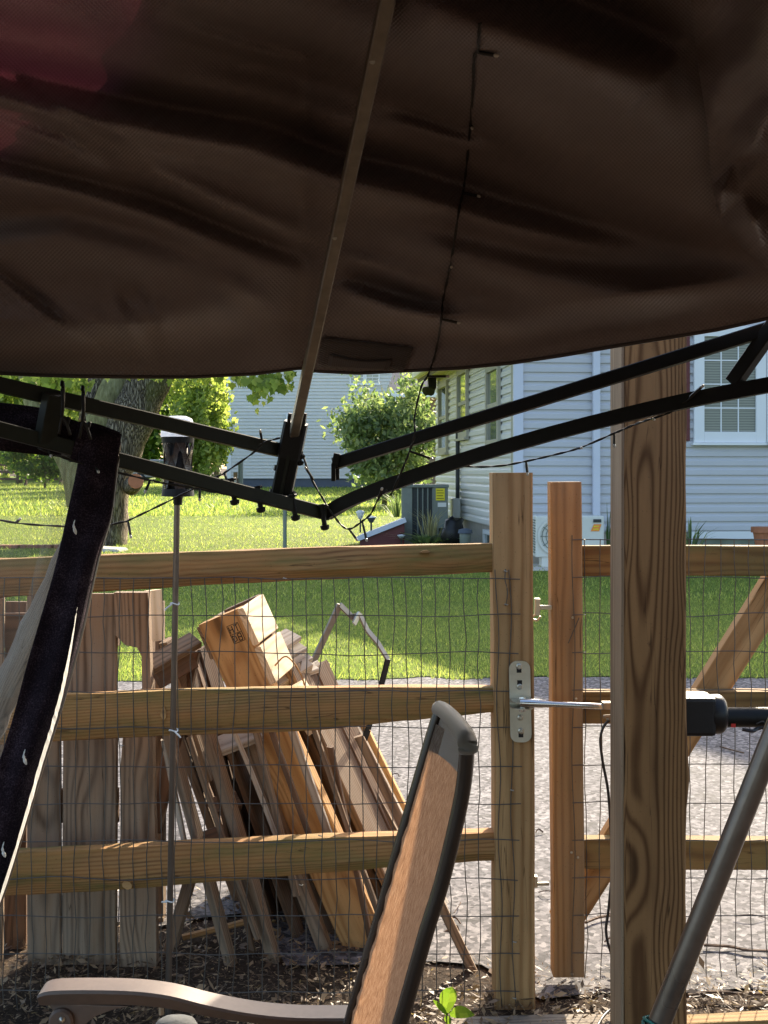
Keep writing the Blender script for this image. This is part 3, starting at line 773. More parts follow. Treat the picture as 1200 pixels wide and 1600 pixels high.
# ------------------------------------------------------------------ trees and shrubs
def big_tree():
    D = 20.0
    b = P(152, 852, D); b.z = gz(D)
    t = thing('maple_tree', 'large old tree with furrowed bark and several leaning stems', 'tree', b)
    def stem(pts, mat, name='trunk'):
        mb = MB(); cps = catmull([Vector((*P(x, y, d)[:], r)) for (x, y, d, r) in pts], 6)
        ps = [Vector(c[:3]) for c in cps]; rs = [c[3]*(1+0.10*noise.noise((c[0]*3, c[2]*3, 2))) for c in cps]
        n0 = len(mb.v); sides = 18
        profs = []
        for i, r in enumerate(rs):
            profs.append([(r*(1+0.09*noise.noise((math.cos(2*math.pi*j/sides)*2.2, math.sin(2*math.pi*j/sides)*2.2, i*0.25)))*math.cos(2*math.pi*j/sides),
                           r*(1+0.09*noise.noise((math.cos(2*math.pi*j/sides)*2.2, math.sin(2*math.pi*j/sides)*2.2, i*0.25)))*math.sin(2*math.pi*j/sides)) for j in range(sides)])
        mb.sweep(ps, profs, (0, 1, 0))
        return mb.build(name, mat, t, smooth=True)
    stem([(150, 880, D, 0.62), (152, 845, D, 0.50), (158, 790, D, 0.43), (172, 735, D, 0.40), (196, 680, D, 0.37), (222, 620, D, 0.35), (246, 560, D, 0.33), (262, 460, D+.3, 0.27), (280, 330, D+.5, 0.2)], M['bark'])
    stem([(140, 800, D+.15, 0.30), (135, 735, D+.2, 0.33), (150, 680, D+.2, 0.28), (170, 630, D+.3, 0.25), (188, 580, D+.4, 0.23), (205, 480, D+.4, 0.17), (210, 350, D+.6, 0.1)], M['bark2'])
    stem([(125, 790, D+.3, 0.22), (116, 735, D+.3, 0.24), (90, 690, D+.3, 0.18), (58, 645, D+.3, 0.15), (44, 600, D+.4, 0.14), (25, 520, D+.5, 0.11), (-40, 400, D+1, 0.06)], M['bark2'])
    stem([(140, 660, D+.6, 0.2), (150, 610, D+.7, 0.2), (165, 570, D+.8, 0.19), (175, 470, D+1, 0.14)], M['bark'], 'limb')
    # pruned branch stub
    MB().tube([P(205, 760, D-.2), P(212, 752, D-.55)], [0.15, 0.13], 12).build('branch_stub', M['bark'], t, smooth=True)
    MB().lathe(P(212, 752, D-.552), [(0.125, 0), (0.12, 0.012), (0.0, 0.013)], 12, P(212, 752, D-.55)-P(205, 760, D-.2)).build('cut_face', M['terracotta'], t)
    br = MB()
    rr = random.Random(3)
    for k in range(14):
        a = rr.random()*6.28; st = P(240+rr.uniform(-60, 40), 480-rr.random()*180, D)
        e = Vector((-1.6 + math.cos(a)*4.2, D+1.5+math.sin(a)*2.4, 4.6+rr.random()))
        br.tube(catmull([st, st.lerp(e, 0.5)+Vector((0, 0, 0.5)), e], 4), [0.10-0.008*i for i in range(9)], 6)
    e = P(420, 585, 18.0)
    br.tube(catmull([P(262, 470, D), P(330, 480, 19), P(385, 540, 18.2), e], 4), [0.06-0.004*i for i in range(13)], 5)
    br.build('branch', M['bark'], t, smooth=True)
    cos = [leaf_arrays((-0.6, D+1.6, 5.0), (6.2, 3.0, 1.65), 30000, 0.17, 21, 150, 0.2, 0.25)]
    crown = leaves_obj('crown', cos, M['leaf'], t)
    # low hanging lobed leaves in front of the far house and along the top left
    mb = MB()
    def lobed(p, s, rr):
        d = Vector((rr.uniform(-.6, .6), rr.uniform(-.5, .5), -1)).normalized(); w = Vector((rr.uniform(-1, 1), rr.uniform(-1, 1), rr.uniform(-.3, .3)))
        w = (w - d*w.dot(d)).normalized()
        pr = [(0, 0), (.28, .12), (.5, .05), (.42, .35), (.55, .55), (.3, .58), (0, 1.0), (-.3, .58), (-.55, .55), (-.42, .35), (-.5, .05), (-.28, .12)]
        n = len(mb.v); mb.v += [p + w*a*s + d*c*s for (a, c) in pr]; mb.f.append(tuple(range(n, n+12)))
    for (cx, cy, sx, sy, n, dd) in ((425, 592, 22, 14, 95, 18), (405, 612, 12, 16, 26, 18), (380, 588, 22, 10, 26, 18.2), (440, 560, 40, 18, 80, 18), (80, 585, 45, 20, 110, 19), (120, 600, 22, 14, 40, 19), (330, 575, 45, 10, 50, 18.5), (230, 570, 70, 14, 60, 18.5)):
        for k in range(n):
            lobed(P(cx+rr.gauss(0, sx*0.6), cy+rr.gauss(0, sy*0.6), dd+rr.gauss(0, .3)), 0.12*(0.7+0.6*rr.random()), rr)
    mb.build('hanging_leaves', M['leaf_y'], t)
    return t
big_tree()
st_ = MB(); c = P(172, 862, 18.6)
st_.v += [c + Vector(v) for v in ((-.28, -.2, -.11), (.2, -.25, -.11), (.3, .12, -.11), (-.2, .25, -.11), (-.25, -.16, .07), (.16, -.2, .05), (.25, .1, .06), (-.17, .2, .08))]
st_.f += [(3,2,1,0),(4,5,6,7),(0,1,5,4),(1,2,6,5),(2,3,7,6),(3,0,4,7)]
tag(st_.build('garden_stone', M['pale_stone'], bevel=0.03), 'pale flat stone block at the foot of the large tree', 'stone')
# brick edging of the bed round the tree
for i in range(9):
    px = 5 + i*10.5; c = P(px, 862 + (i % 2), 19.2)
    o = MB().box((-0.045, -0.09, -0.05), (0.045, 0.09, 0.035)).build('edging_brick', M['brick_red'], None, world=Matrix.Translation((c.x, c.y, gz(19)+0.03)) @ Matrix.Rotation(0.3*math.sin(i*5), 4, 'Z'), bevel=0.006)
    tag(o, ('first', 'second', 'third', 'fourth', 'fifth', 'sixth', 'seventh', 'eighth', 'ninth')[i] + ' reddish edging brick from the left in the row by the large tree', 'brick', 'edging bricks left of the large tree')

small_tree('round_shrub', 'leafy round green shrub between the far house and neighbour wall', Vector((0.0, 36, gz(36))), P(606, 688, 36), (1.5, 1.3, 1.62), 9500, 0.12, M['leaf_b'], 31, None, 0.09, 'shrub', 90, 0.3, 0.35)
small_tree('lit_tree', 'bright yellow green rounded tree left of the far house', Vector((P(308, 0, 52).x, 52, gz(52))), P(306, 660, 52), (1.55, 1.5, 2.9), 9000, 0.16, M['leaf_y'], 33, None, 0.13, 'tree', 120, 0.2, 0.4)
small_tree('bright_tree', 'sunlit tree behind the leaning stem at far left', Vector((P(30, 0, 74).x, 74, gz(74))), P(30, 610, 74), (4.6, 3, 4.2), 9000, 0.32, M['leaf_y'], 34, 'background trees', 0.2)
small_tree('hazel_bush', 'mid green bush low behind the netting at left', Vector((P(70, 0, 58).x, 58, gz(58))), P(70, 713, 58), (1.7, 1.4, 1.0), 5000, 0.15, M['leaf'], 35, None, 0.06, 'bush')
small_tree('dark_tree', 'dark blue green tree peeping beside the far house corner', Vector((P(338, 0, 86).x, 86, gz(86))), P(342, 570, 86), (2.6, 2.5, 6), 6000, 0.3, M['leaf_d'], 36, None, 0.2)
lb = ['tall background tree closing the view at the far left edge', 'background tree behind the large trunk', 'background tree right of the large trunk', 'dark background tree behind the far house corner']
for i, (px, d, h) in enumerate(((-60, 96, 9), (110, 100, 10), (215, 92, 9), (400, 110, 11))):
    b = P(px, 0, d); b.z = gz(d)
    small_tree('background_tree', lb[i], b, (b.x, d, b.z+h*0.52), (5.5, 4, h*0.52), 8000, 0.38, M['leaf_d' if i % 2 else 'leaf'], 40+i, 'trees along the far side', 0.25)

# ------------------------------------------------------------------ things on the lawn and by the houses
def box_at(px0, px1, py0, py1, d, depth):
    a, b = P(px0, py1, d), P(px1, py0, d)
    return a, Vector((b.x, d+depth, b.z))
# central air conditioner
a, b = box_at(628, 700, 757, 848, 20.0, 0.78)
ac = thing('air_conditioner', 'tall grey green condenser with yellow label beside the house wall', 'air conditioner', ((a.x+b.x)/2, 20.4, 0))
MB().box((a.x+0.04, a.y+0.03, 0.04), (b.x-0.03, b.y, b.z-0.06)).build('coil', M['ac_dark'], ac)
g = MB(); w_ = b.x - a.x
g.box((a.x, a.y-0.01, 0.02), (a.x+0.17, b.y, b.z-0.05)); g.box((b.x-0.24, a.y-0.008, 0.3), (b.x, b.y, b.z-0.05))
for i in range(5):
    x = a.x+0.25+i*0.083; g.box((x, a.y-0.012, 0.1), (x+0.022, a.y+0.04, b.z-0.06))
g.build('cabinet', M['ac_green'], ac, bevel=0.006)
MB().box((a.x-0.015, a.y-0.03, b.z-0.05), (b.x+0.015, b.y+0.02, b.z)).build('top_cover', M['ac_green'], ac, bevel=0.012)
MB().box((a.x-0.05, a.y-0.06, -0.02), (b.x+0.05, b.y+0.06, 0.04)).build('pad', M['concrete'], ac)
la, lb_ = P(681, 782, 19.985), P(695, 763, 19.985)
lo = MB().box((la.x, 19.98, la.z), (lb_.x, 19.99, lb_.z)).build('label', M['yellow'], ac)
ib = MB()
for k in range(4): ib.box((la.x+0.012, 19.976, la.z+0.03+k*0.045), (lb_.x-0.012-0.02*(k % 2), 19.979, la.z+0.038+k*0.045))
ib.build('print', M['ink'], lo)
la2 = P(684, 792, 19.985); MB().box((la2.x, 19.98, la2.z), (la2.x+0.14, 19.99, la2.z+0.07)).build('nameplate', M['paper'], ac)
# mini split
a, b = box_at(837, 944, 806, 871, 15.3, 0.32)
ms = thing('heat_pump_unit', 'low off white outdoor unit with orange label on the house wall', 'air conditioner', ((a.x+b.x)/2, 15.4, 0))
MB().box(a, b).build('cabinet', M['ac_white'], ms, bevel=0.02)
gr = MB()
for k in range(13): gr.box((a.x-0.012, a.y+0.03, a.z+0.05+k*0.034), (a.x+0.05, a.y+0.28, a.z+0.066+k*0.034))
gr.build('side_grille', M['ac_green'], ms)
cc = P(869, 838, 15.29); MB().lathe(cc, [(0.235, 0), (0.235, 0.02), (0.205, 0.022), (0.20, 0.004)], 28, (0, -1, 0)).build('fan_guard', M['ac_white'], ms)
fg = MB()
for k in range(10):
    an = k*math.pi/5
    fg.bar(cc + Vector((0, -0.012, 0)), cc + Vector((math.cos(an)*0.2, -0.012, math.sin(an)*0.2)), 0.008, 0.008)
for q in (0.07, 0.13, 0.18):
    fg.tube([cc + Vector((math.cos(j*math.pi/10)*q, -0.014, math.sin(j*math.pi/10)*q)) for j in range(21)], 0.005, 4)
fg.build('fan_grille', M['ac_green'], ms)
l0, l1 = P(923, 830, 15.29), P(940, 819, 15.29)
lab = MB(); lab.quad((l0.x, 15.292, l0.z), (l1.x-0.03, 15.292, l0.z), (l1.x, 15.292, l1.z), (l0.x+0.04, 15.292, l1.z)); lo = lab.build('label', M['orange'], ms)
ib = MB()
for k in range(2): ib.quad((l0.x+0.03, 15.289, l0.z+0.02+k*0.035), (l1.x-0.04, 15.289, l0.z+0.02+k*0.035), (l1.x-0.035, 15.289, l0.z+0.032+k*0.035), (l0.x+0.035, 15.289, l0.z+0.032+k*0.035))
ib.build('print', M['yellow'], lo)
l0 = P(927, 815, 15.29); MB().box((l0.x, 15.285, l0.z-0.01), (l0.x+0.1, 15.295, l0.z+0.03)).build('nameplate', M['ac_dark'], ms)
MB().box((a.x+0.08, a.y+0.02, 0.02), (a.x+0.16, a.y+0.3, a.z)).build('foot', M['ac_white'], ms)
MB().box((b.x-0.16, a.y+0.02, 0.02), (b.x-0.08, a.y+0.3, a.z)).build('foot', M['ac_white'], ms)
o = MB().box((a.x-0.6, 14.9, -0.05), (b.x+0.5, 15.85, 0.03)).build('paving_slab', M['pale_stone'], bevel=0.01)
tag(o, 'pale slab under the off white outdoor unit', 'slab')

# sloped maroon cellar door with white edge
cdx = thing('cellar_door', 'sloped maroon cellar door with white edge in front of condenser', 'cellar door', P(600, 848, 19.0))
A, B_, = P(562, 842, 19.0), P(632, 812, 19.0)
sdp = MB(); n = 0
for y in (19.0, 20.1):
    sdp.v += [Vector((A.x, y, 0)), Vector((B_.x, y, 0)), Vector((B_.x, y, B_.z-0.05)), Vector((A.x, y, A.z-0.03))]
sdp.f += [(0,1,2,3),(7,6,5,4),(0,4,5,1),(1,5,6,2),(2,6,7,3),(3,7,4,0)]
sdp.build('side_panel', M['maroon'], cdx)
MB().bar((A.x-0.04, 18.97, A.z), (B_.x+0.02, 18.97, B_.z), 0.06, 0.075, (0, 0, 1)).build('edge_trim', M['lav_trim'], cdx)
MB().bar((A.x-0.02, 19.55, A.z-0.005), (B_.x, 19.55, B_.z-0.02), 1.05, 0.03, (0, 0, 1)).build('door_leaf', M['lav_trim'], cdx)
o = MB().box((P(548, 0, 18.6).x, 18.55, 0.0), (P(632, 0, 18.6).x, 18.7, 0.055)).build('timber_edging', M['grey_wood'], bevel=0.01)
tag(o, 'weathered timber edging in front of the maroon cellar door', 'edging')

def path_light(px, py_top, py_bot, d, mat_head, label, s=1.0):
    b = P(px, py_bot, d); h = (py_bot-py_top)*d/F
    t = thing('path_light', label, 'path light', b, 'garden path lights')
    MB().tube([b, b+Vector((0, 0, h*0.7))], 0.013*s, 6).build('stake', M['ac_dark'], t)
    MB().lathe(b+Vector((0, 0, h*0.6)), [(0.03*s, 0), (0.065*s, h*0.28), (0.06*s, h*0.29)], 12).build('lens', mat_head, t, smooth=True)
    MB().lathe(b+Vector((0, 0, h*0.89)), [(0.075*s, 0), (0.07*s, h*0.05), (0.02, h*0.11)], 12).build('cap', M['trim'], t)
path_light(563, 797, 832, 19.2, M['frost'], 'white solar path light standing left of the dark lantern')
path_light(580, 806, 832, 19.6, M['ac_dark'], 'dark lantern path light with white cap by the cellar door', 1.15)
path_light(627, 835, 850, 18.9, M['frost'], 'short pale path light at the corner of the cellar door', 0.9)
# rubbish bag, grey bin by the wall
o = MB().lathe(P(710, 848, 18.2), [(0.17, 0), (0.19, 0.1), (0.17, 0.2), (0.12, 0.27), (0.14, 0.33), (0.05, 0.38)], 14).build('rubbish_bag', M['black_plastic'], smooth=True)
for v in o.data.vertices: v.co += Vector((noise.noise(v.co*7), noise.noise(v.co*7+Vector((5, 0, 0))), noise.noise(v.co*7+Vector((0, 5, 0)))))*0.10
tag(o, 'black rubbish bag heaped right of the grey green condenser', 'bag')
bn = thing('downpipe_barrel', 'slim grey barrel with lid against the side wall', 'barrel', P(727, 842, 17.6))
c = P(727, 842, 17.6); c.z = 0
MB().lathe(c, [(0.075, 0), (0.085, 0.3), (0.085, 0.34)], 14).build('body', M['ac_green'], bn, smooth=True)
MB().lathe(c+Vector((0, 0, 0.34)), [(0.11, 0), (0.10, 0.05), (0.03, 0.07)], 14).build('lid', M['slate'], bn)
# ornamental grass, hosta, yucca
def tuft(name, label, base, n, h, spread, w, mat, seed, cat='plant', droop=0.5):
    rr = random.Random(seed); mb = MB(); b = Vector(base)
    for k in range(n):
        a = rr.random()*6.28; l = h*(0.55+0.6*rr.random()); s = spread*rr.random()
        d = Vector((math.cos(a), math.sin(a), 0)); p0 = b + d*s*0.3
        p1 = p0 + d*s*0.5 + Vector((0, 0, l*0.65)); p2 = p0 + d*s*(1+droop) + Vector((0, 0, l*(1-droop*0.3)))
        t_ = Vector((-d.y, d.x, 0))*w
        mb.quad(p0-t_, p0+t_, p1+t_*0.9, p1-t_*0.9); mb.tri(p1-t_*0.9, p1+t_*0.9, p2)
    o = mb.build(name, mat); 
    return tag(o, label, cat)
tuft('ornamental_grass', 'pale arching ornamental grass in front of the condenser', P(672, 852, 18.8), 90, 0.62, 0.36, 0.005, M['straw'], 1)
tuft('hosta_plant', 'low green broad leaved plant under the ornamental grass', P(665, 853, 18.5), 90, 0.2, 0.42, 0.03, M['leaf_b'], 2)
tuft('hosta_plant', 'low green leafy plant left of the basement window', P(705, 853, 18.3), 70, 0.22, 0.3, 0.028, M['leaf_b'], 3)
tuft('day_lily', 'green strappy plant beside the round shrub', P(622, 808, 24), 60, 0.5, 0.4, 0.012, M['leaf_b'], 4)
tuft('yucca_plant', 'spiky green plant right of the big timber post', P(1078, 862, 15.4), 30, 0.42, 0.3, 0.014, M['leaf_b'], 5, droop=0.2)
tuft('dark_grass_tuft', 'thin dark leaved plant right of the outdoor unit', P(950, 868, 15.4), 9, 0.7, 0.14, 0.006, M['leaf_d'], 6, droop=0.2)
ptt = thing('flower_pot', 'terracotta flower pot at the right edge before the house', 'flower pot', P(1192, 862, 15.2))
c = P(1192, 862, 15.2); MB().lathe(c, [(0.08, 0), (0.12, 0.24), (0.145, 0.24), (0.145, 0.31), (0.13, 0.31)], 16).build('pot', M['terracotta'], ptt, smooth=False)
MB().lathe(c+Vector((0, 0, 0.28)), [(0.128, 0), (0.0, 0.015)], 16).build('soil', M['dirt'], ptt)
# metal stake on lawn, posts beside far house
o = MB().tube([P(445, 862, 18.5), P(445, 795, 18.5)], 0.03, 6).build('metal_stake', M['ac_green']); tag(o, 'thin grey metal stake standing in the sunlit lawn', 'stake')
pp = thing('utility_post', 'short wooden post with meter pole by the far house corner', 'post', P(370, 772, 54))
MB().bar(P(368, 770, 54), P(368, 738, 54), 0.17, 0.17, (0, 1, 0)).build('wooden_post', M['gate'], pp)
MB().tube([P(376, 772, 54), P(376, 722, 54)], 0.11, 8).build('pole', M['ac_green'], pp)
MB().box((P(362, 0, 53.9).x, 53.7, P(0, 775, 54).z), (P(366, 0, 53.9).x+0.1, 53.9, P(0, 748, 54).z)).build('meter_box', M['ac_white'], pp)
# parked car, far away beyond the trunk
def parked_car():
    d = 78.0; b = P(236, 772, d); b.z = gz(d)
    t = thing('parked_car', 'silver grey car parked far off right of the large trunk', 'car', b)
    L = 3.6; mb = MB(); x0 = b.x - 1.3
    prof = [(0, .35), (0, .8), (.75, .95), (1.35, 1.5), (2.9, 1.5), (3.5, 1.0), (3.6, .9), (3.6, .35)]
    n = len(prof)
    for y in (d-0.8, d+0.8): mb.v += [Vector((x0+a, y, b.z+c)) for a, c in prof]
    mb.f += [tuple(range(n)), tuple(range(2*n-1, n-1, -1))] + [(i, i+n, (i+1) % n+n, (i+1) % n) for i in range(n)]
    mb.build('body', M['car'], t, bevel=0.05)
    MB().quad((x0+1.05, d-0.865, b.z+1.0), (x0+1.95, d-0.865, b.z+1.0), (x0+1.95, d-0.865, b.z+1.4), (x0+1.42, d-0.865, b.z+1.4)).quad((x0+2.05, d-0.865, b.z+1.0), (x0+3.2, d-0.865, b.z+1.0), (x0+2.85, d-0.865, b.z+1.4), (x0+2.05, d-0.865, b.z+1.4)).build('side_window', M['glass'], t)
    for xx in (0.75, 2.85):
        w = MB().lathe((x0+xx, d-0.6, b.z+0.33), [(0.33, 0), (0.33, 0.27), (0.2, 0.28)], 18, (0, -1, 0)).build('wheel', M['black_plastic'], t)
        MB().lathe((x0+xx, d-0.88, b.z+0.33), [(0.19, 0), (0.17, 0.01)], 14, (0, -1, 0)).build('hub', M['car'], w)
parked_car()
# distant rail fence at left
df = thing('distant_fence', 'dark rail fence far across the lawn at left', 'fence', P(40, 745, 66))
for k, py in enumerate((726, 737, 748)):
    board('rail', P(-60, py, 66), P(150, py+1, 66), 0.12, 0.06, (0, -1, 0), M['dark_wood'], df, n=2)
for px in (-40, 40, 95, 148): board('post', P(px, 762, 66.1), P(px, 720, 66.1), 0.14, 0.14, (0, -1, 0), M['dark_wood'], df, n=1)
# ------------------------------------------------------------------ fence along the patio
FY = 2.76
fence = thing('wooden_fence', 'split rail fence with green stained rails, square end post and wire mesh', 'fence', P(800, 1585, FY))
fence.location.z = 0; WM[fence.name] = Matrix.Translation(fence.location)
# end post: grain along local X (upwards)
def xz(px0, px1, d): return P(px0, 0, d).x, P(px1, 0, d).x
pl, pr_ = xz(770, 833, FY)
post = board('post', Vector(((pl+pr_)/2+0.006, FY+0.045, -0.12)), Vector(((pl+pr_)/2, FY+0.045, P(0, 738, FY).z)), pr_-pl, 0.09, (0, -1, 0), M['fpost'], fence, n=14, wob=0.001, ch=0.004)
def rail(pts, name='rail'):
    """tapered split rail with a wedge section: list of (px, top y, bottom y)"""
    ps, profs = [], []
    pts2 = []
    for i in range(len(pts)-1):
        for k in range(5):
            f = k/5; pts2.append(tuple(pts[i][j]*(1-f)+pts[i+1][j]*f for j in range(3)))
    pts2.append(pts[-1])
    base = P(pts[0][0], (pts[0][1]+pts[0][2])/2, FY+0.035)
    end = P(pts[-1][0], (pts[-1][1]+pts[-1][2])/2, FY+0.035)
    L = (end-base).length
    x, y, z = frame(end-base, (0, 0, 1))
    vs, fs = [], []; kk = 8; s0 = random.random()*50
    for i, (px, t, b) in enumerate(pts2):
        c = P(px, (t+b)/2, FY+0.035); h = (b-t)*FY/F/2
        q = noise.noise((px*0.013, s0, 0))*0.004; q2 = noise.noise((px*0.02, s0, 4))*0.005
        dd = 0.75+0.25*h/0.045
        for (yy, zz) in ((0.032, 0.9), (0.0, 1.0), (-0.018*dd+q2*.3, 0.97), (-0.027*dd+q2*.5, 0.55), (-0.033*dd+q, -0.30+q*20), (-0.022*dd, -0.9), (0.0, -1.0), (0.03, -0.85)):
            w = c + Vector((0, yy, zz*h + noise.noise((px*0.03, yy*60+s0, zz))*0.002))
            l = w - base
            vs.append((l.dot(x), l.dot(y), l.dot(z)))
    n = len(pts2)
    for i in range(n-1):
        for j in range(kk):
            a = i*kk+j; b = i*kk+(j+1) % kk; fs.append((a, b, b+kk, a+kk))
    fs.append(tuple(reversed(range(kk)))); fs.append(tuple((n-1)*kk+j for j in range(kk)))
    Mx = Matrix(((x.x, y.x, z.x, base.x), (x.y, y.y, z.y, base.y), (x.z, y.z, z.z, base.z), (0, 0, 0, 1)))
    o = mesh_obj(name, vs, fs, M['fence'], fence, Mx)
    smooth_by_angle(o, 35)
    return o
rail([(-140, 878, 942), (0, 872, 934), (140, 866, 926), (300, 861, 916), (500, 854, 906), (650, 850, 900), (772, 848, 894)])
rail([(-140, 1096, 1172), (0, 1090, 1164), (100, 1082, 1158), (250, 1076, 1150), (400, 1072, 1146), (500, 1071, 1141), (620, 1070, 1128), (772, 1072, 1112)])
rail([(-140, 1336, 1408), (30, 1328, 1397), (150, 1322, 1392), (300, 1314, 1380), (480, 1306, 1364), (620, 1301, 1353), (774, 1297, 1342)])
def wire_mesh(name, parent, xs, ys, d, x_end, mat, r=0.00115, seed=1, tail=0.0):
    """welded mesh: xs pixel columns, ys pixel rows, on a plane d metres ahead"""
    rr = random.Random(seed); mb = MB()
    def off(px, py): return 0.0036*noise.noise((px*0.013, py*0.016, seed)), 0.003*noise.noise((px*0.012, py*0.01, seed+9)), 0.0034*noise.noise((px*0.01, py*0.012, seed+20))
    def pt(px, py):
        o = off(px, py); v = P(px, py, d); return v + Vector((o[0]*2, o[1], o[2]*2))
    for x in xs:
        lean = (x-600)*0.006
        col = [ys[0]] + [y for y in ys[1:]]
        mb.tube([pt(x + lean*(y-ys[0])/700 + 1.2*math.sin(y*.017+x), y) for y in np.linspace(ys[0], ys[-1]+tail, 22)], r, 4, cap=False)
    for y in ys:
        m_ = int(abs(x_end-xs[0])/30)+2
        mb.tube([pt(x, y + 1.0*math.sin(x*.02+y)) + Vector((0, -0.0016, 0)) for x in np.linspace(xs[0]-6, x_end, m_)], r, 4, cap=False)
    o = mb.build(name, mat, parent)
    return tag(o, kind='stuff')
wire_mesh('wire_mesh', fence, [-60 + 22.45*i for i in range(37)], [903 + 58.7*i for i in range(13)], FY-0.004, 812, M['wire'], seed=3)
# wire laid over the end post, bent up its face
wb = MB()
for x0 in (776, 796):
    wb.tube([P(x0+2.5*math.sin(y*.03+x0)+(y-900)*0.012, y, FY-0.004) for y in np.linspace(890, 1575, 26)], 0.0011, 4)
wb.tube(catmull([P(790, 889, FY-.004), P(789, 905, FY-.006), P(793, 925, FY-.01), P(790, 947, FY-.005)], 4), 0.0012, 4)
tag(wb.build('edge_wire', M['wire'], fence), kind='stuff')
sp = MB()
for (x, y) in ((800, 1235), (804, 1472), (790, 893), (791, 945), (804, 1560), (445, 904), (470, 1383), (190, 1165), (500, 1306)):
    c = P(x, y, FY-0.003); sp.tube([c+Vector((-.004, .004, 0)), c+Vector((-.003, -.003, .002)), c+Vector((.003, -.003, 0)), c+Vector((.004, .004, 0))], 0.0012, 4)
tag(sp.build('staple', M['zinc'], fence), kind='stuff')
# nail scars / torn fibre on rails
for (x, y, w, h) in ((665, 862, 12, 3), (255, 1115, 8, 16), (198, 1383, 11, 9)):
    c = P(x, y, FY-0.002)
    mb = MB(); n = 9
    for j in range(n):
        a = j*6.283/n; q = 0.7+0.5*random.random(); mb.v.append(c+Vector((math.cos(a)*w*q*FY/F*.7, -0.001, math.sin(a)*h*q*FY/F*.7)))
    mb.v += [v+Vector((0, 0.02, 0)) for v in mb.v[:n]]
    mb.f += [tuple(range(n))] + [(j, (j+1) % n, (j+1) % n+n, j+n) for j in range(n)]
    mb.build('splinter', M['new_wood'], fence)

# ------------------------------------------------------------------ gate
GY = 2.86
gate = thing('wooden_gate', 'wooden gate with diagonal brace and wire mesh behind the big post', 'gate', (P(885, 0, GY).x, GY, 0.03))
gl, gr_ = xz(861, 910, GY)
board('stile', Vector(((gl+gr_)/2+0.006, GY+0.03, P(0, 1528, GY).z)), Vector(((gl+gr_)/2, GY+0.03, P(0, 753, GY).z)), gr_-gl, 0.055, (0, -1, 0), M['gate'], gate, n=12, wob=0.0012)
for (t0, b0, t1, b1) in ((852, 899, 853, 899), (1078, 1128, 1080, 1128), (1308, 1354, 1310, 1358)):
    board('gate_rail', P(905, (t0+b0)/2, GY+0.045), P(1420, (t1+b1)/2, GY+0.045), (b0-t0)*GY/F, 0.045, (0, -1, 0), M['gaterail'], gate, n=8, wob=0.0012)
board('brace', P(880, 1441, GY+0.094), P(1330, 728, GY+0.094), 0.075, 0.04, (0, -1, 0), M['fpost'], gate, n=6)
wire_mesh('wire_mesh', gate, [914+23.3*i for i in range(16)], [843 + 58.7*i for i in range(12)], GY+0.012, 1300, M['wire'], seed=8, tail=40)
ew = MB()
ew.tube([P(896+2.5*math.sin(y*.02), y, GY-0.004) for y in np.linspace(836, 1526, 26)], 0.0012, 4)
for i in range(12): ew.tube([P(894, 843+58.7*i+.5, GY-.004), P(912, 843+58.7*i, GY-.002), P(915, 843+58.7*i, GY+0.012)], 0.0011, 4)
ew.tube([P(905, 965, GY-.003), P(888, 1005, GY-.004)], 0.0012, 4)
tag(ew.build('edge_wire', M['wire'], gate), kind='stuff')
lt = MB(); c = P(845, 950, GY)
lt.box((c.x-0.002, GY+0.0, c.z-0.004), (c.x+0.026, GY+0.012, c.z+0.006)).box((c.x-0.014, GY-0.004, c.z-0.018), (c.x-0.002, GY+0.02, c.z+0.022)).tube(catmull([c+Vector((-.012, .006, -.016)), c+Vector((-.02, .006, -.025)), c+Vector((-.008, .006, -.03)), c+Vector((.0, .006, -.02))], 4), 0.003, 6)
lt.build('latch', M['zinc'], gate, bevel=0.0015)
lt = MB(); c = P(845, 1386, GY)
lt.bar(c+Vector((-.012, .02, 0)), c+Vector((.022, .02, .001)), .006, .007).box((c.x-.014, GY+.012, c.z-.006), (c.x-.006, GY+.03, c.z+.02))
lt.build('hinge_hook', M['zinc'], gate)
for (x, y) in ((895, 965), (900, 1092), (893, 1332), (903, 1340), (894, 1522)):
    MB().lathe(P(x, y, GY-.0005), [(0.0035, 0), (0.003, 0.002), (0.0, 0.0025)], 8, (0, -1, 0)).build('screw', M['zinc'], gate)

# ------------------------------------------------------------------ big timber post
BY = 2.52
bl, br_ = xz(976, 1073, BY)
bp = board('timber_post', Vector(((bl+br_)/2, BY+0.065, -0.15)), Vector(((bl+br_)/2, BY+0.065, 2.3)), br_-bl, 0.13, (0, -1, 0), M['bigpost'], None, n=40, wob=0.0011, ch=0.004)
tag(bp, 'thick dark brown square timber post with swirling grain and knots', 'post')
board('skylit_face', Vector((bl-.0035, BY+.066, -0.15)), Vector((bl-.0035, BY+.066, 2.29)), .124, .006, (-1, 0, 0), M['facing'], bp, n=16, wob=.0006, ch=.001)  # thin added layer, its pale colour stands for sky light on this face
# bark-edge waviness on the right arris
for v in bp.data.vertices:
    x = v.co.x
    if v.co.y > 0.05 or v.co.y < -0.05:
        v.co.y += 0.0035*noise.noise((x*7, 3, v.co.y))
    v.co.y -= 0.006*math.exp(-((x-0.73)/0.05)**2) if v.co.y < -0.05 else 0

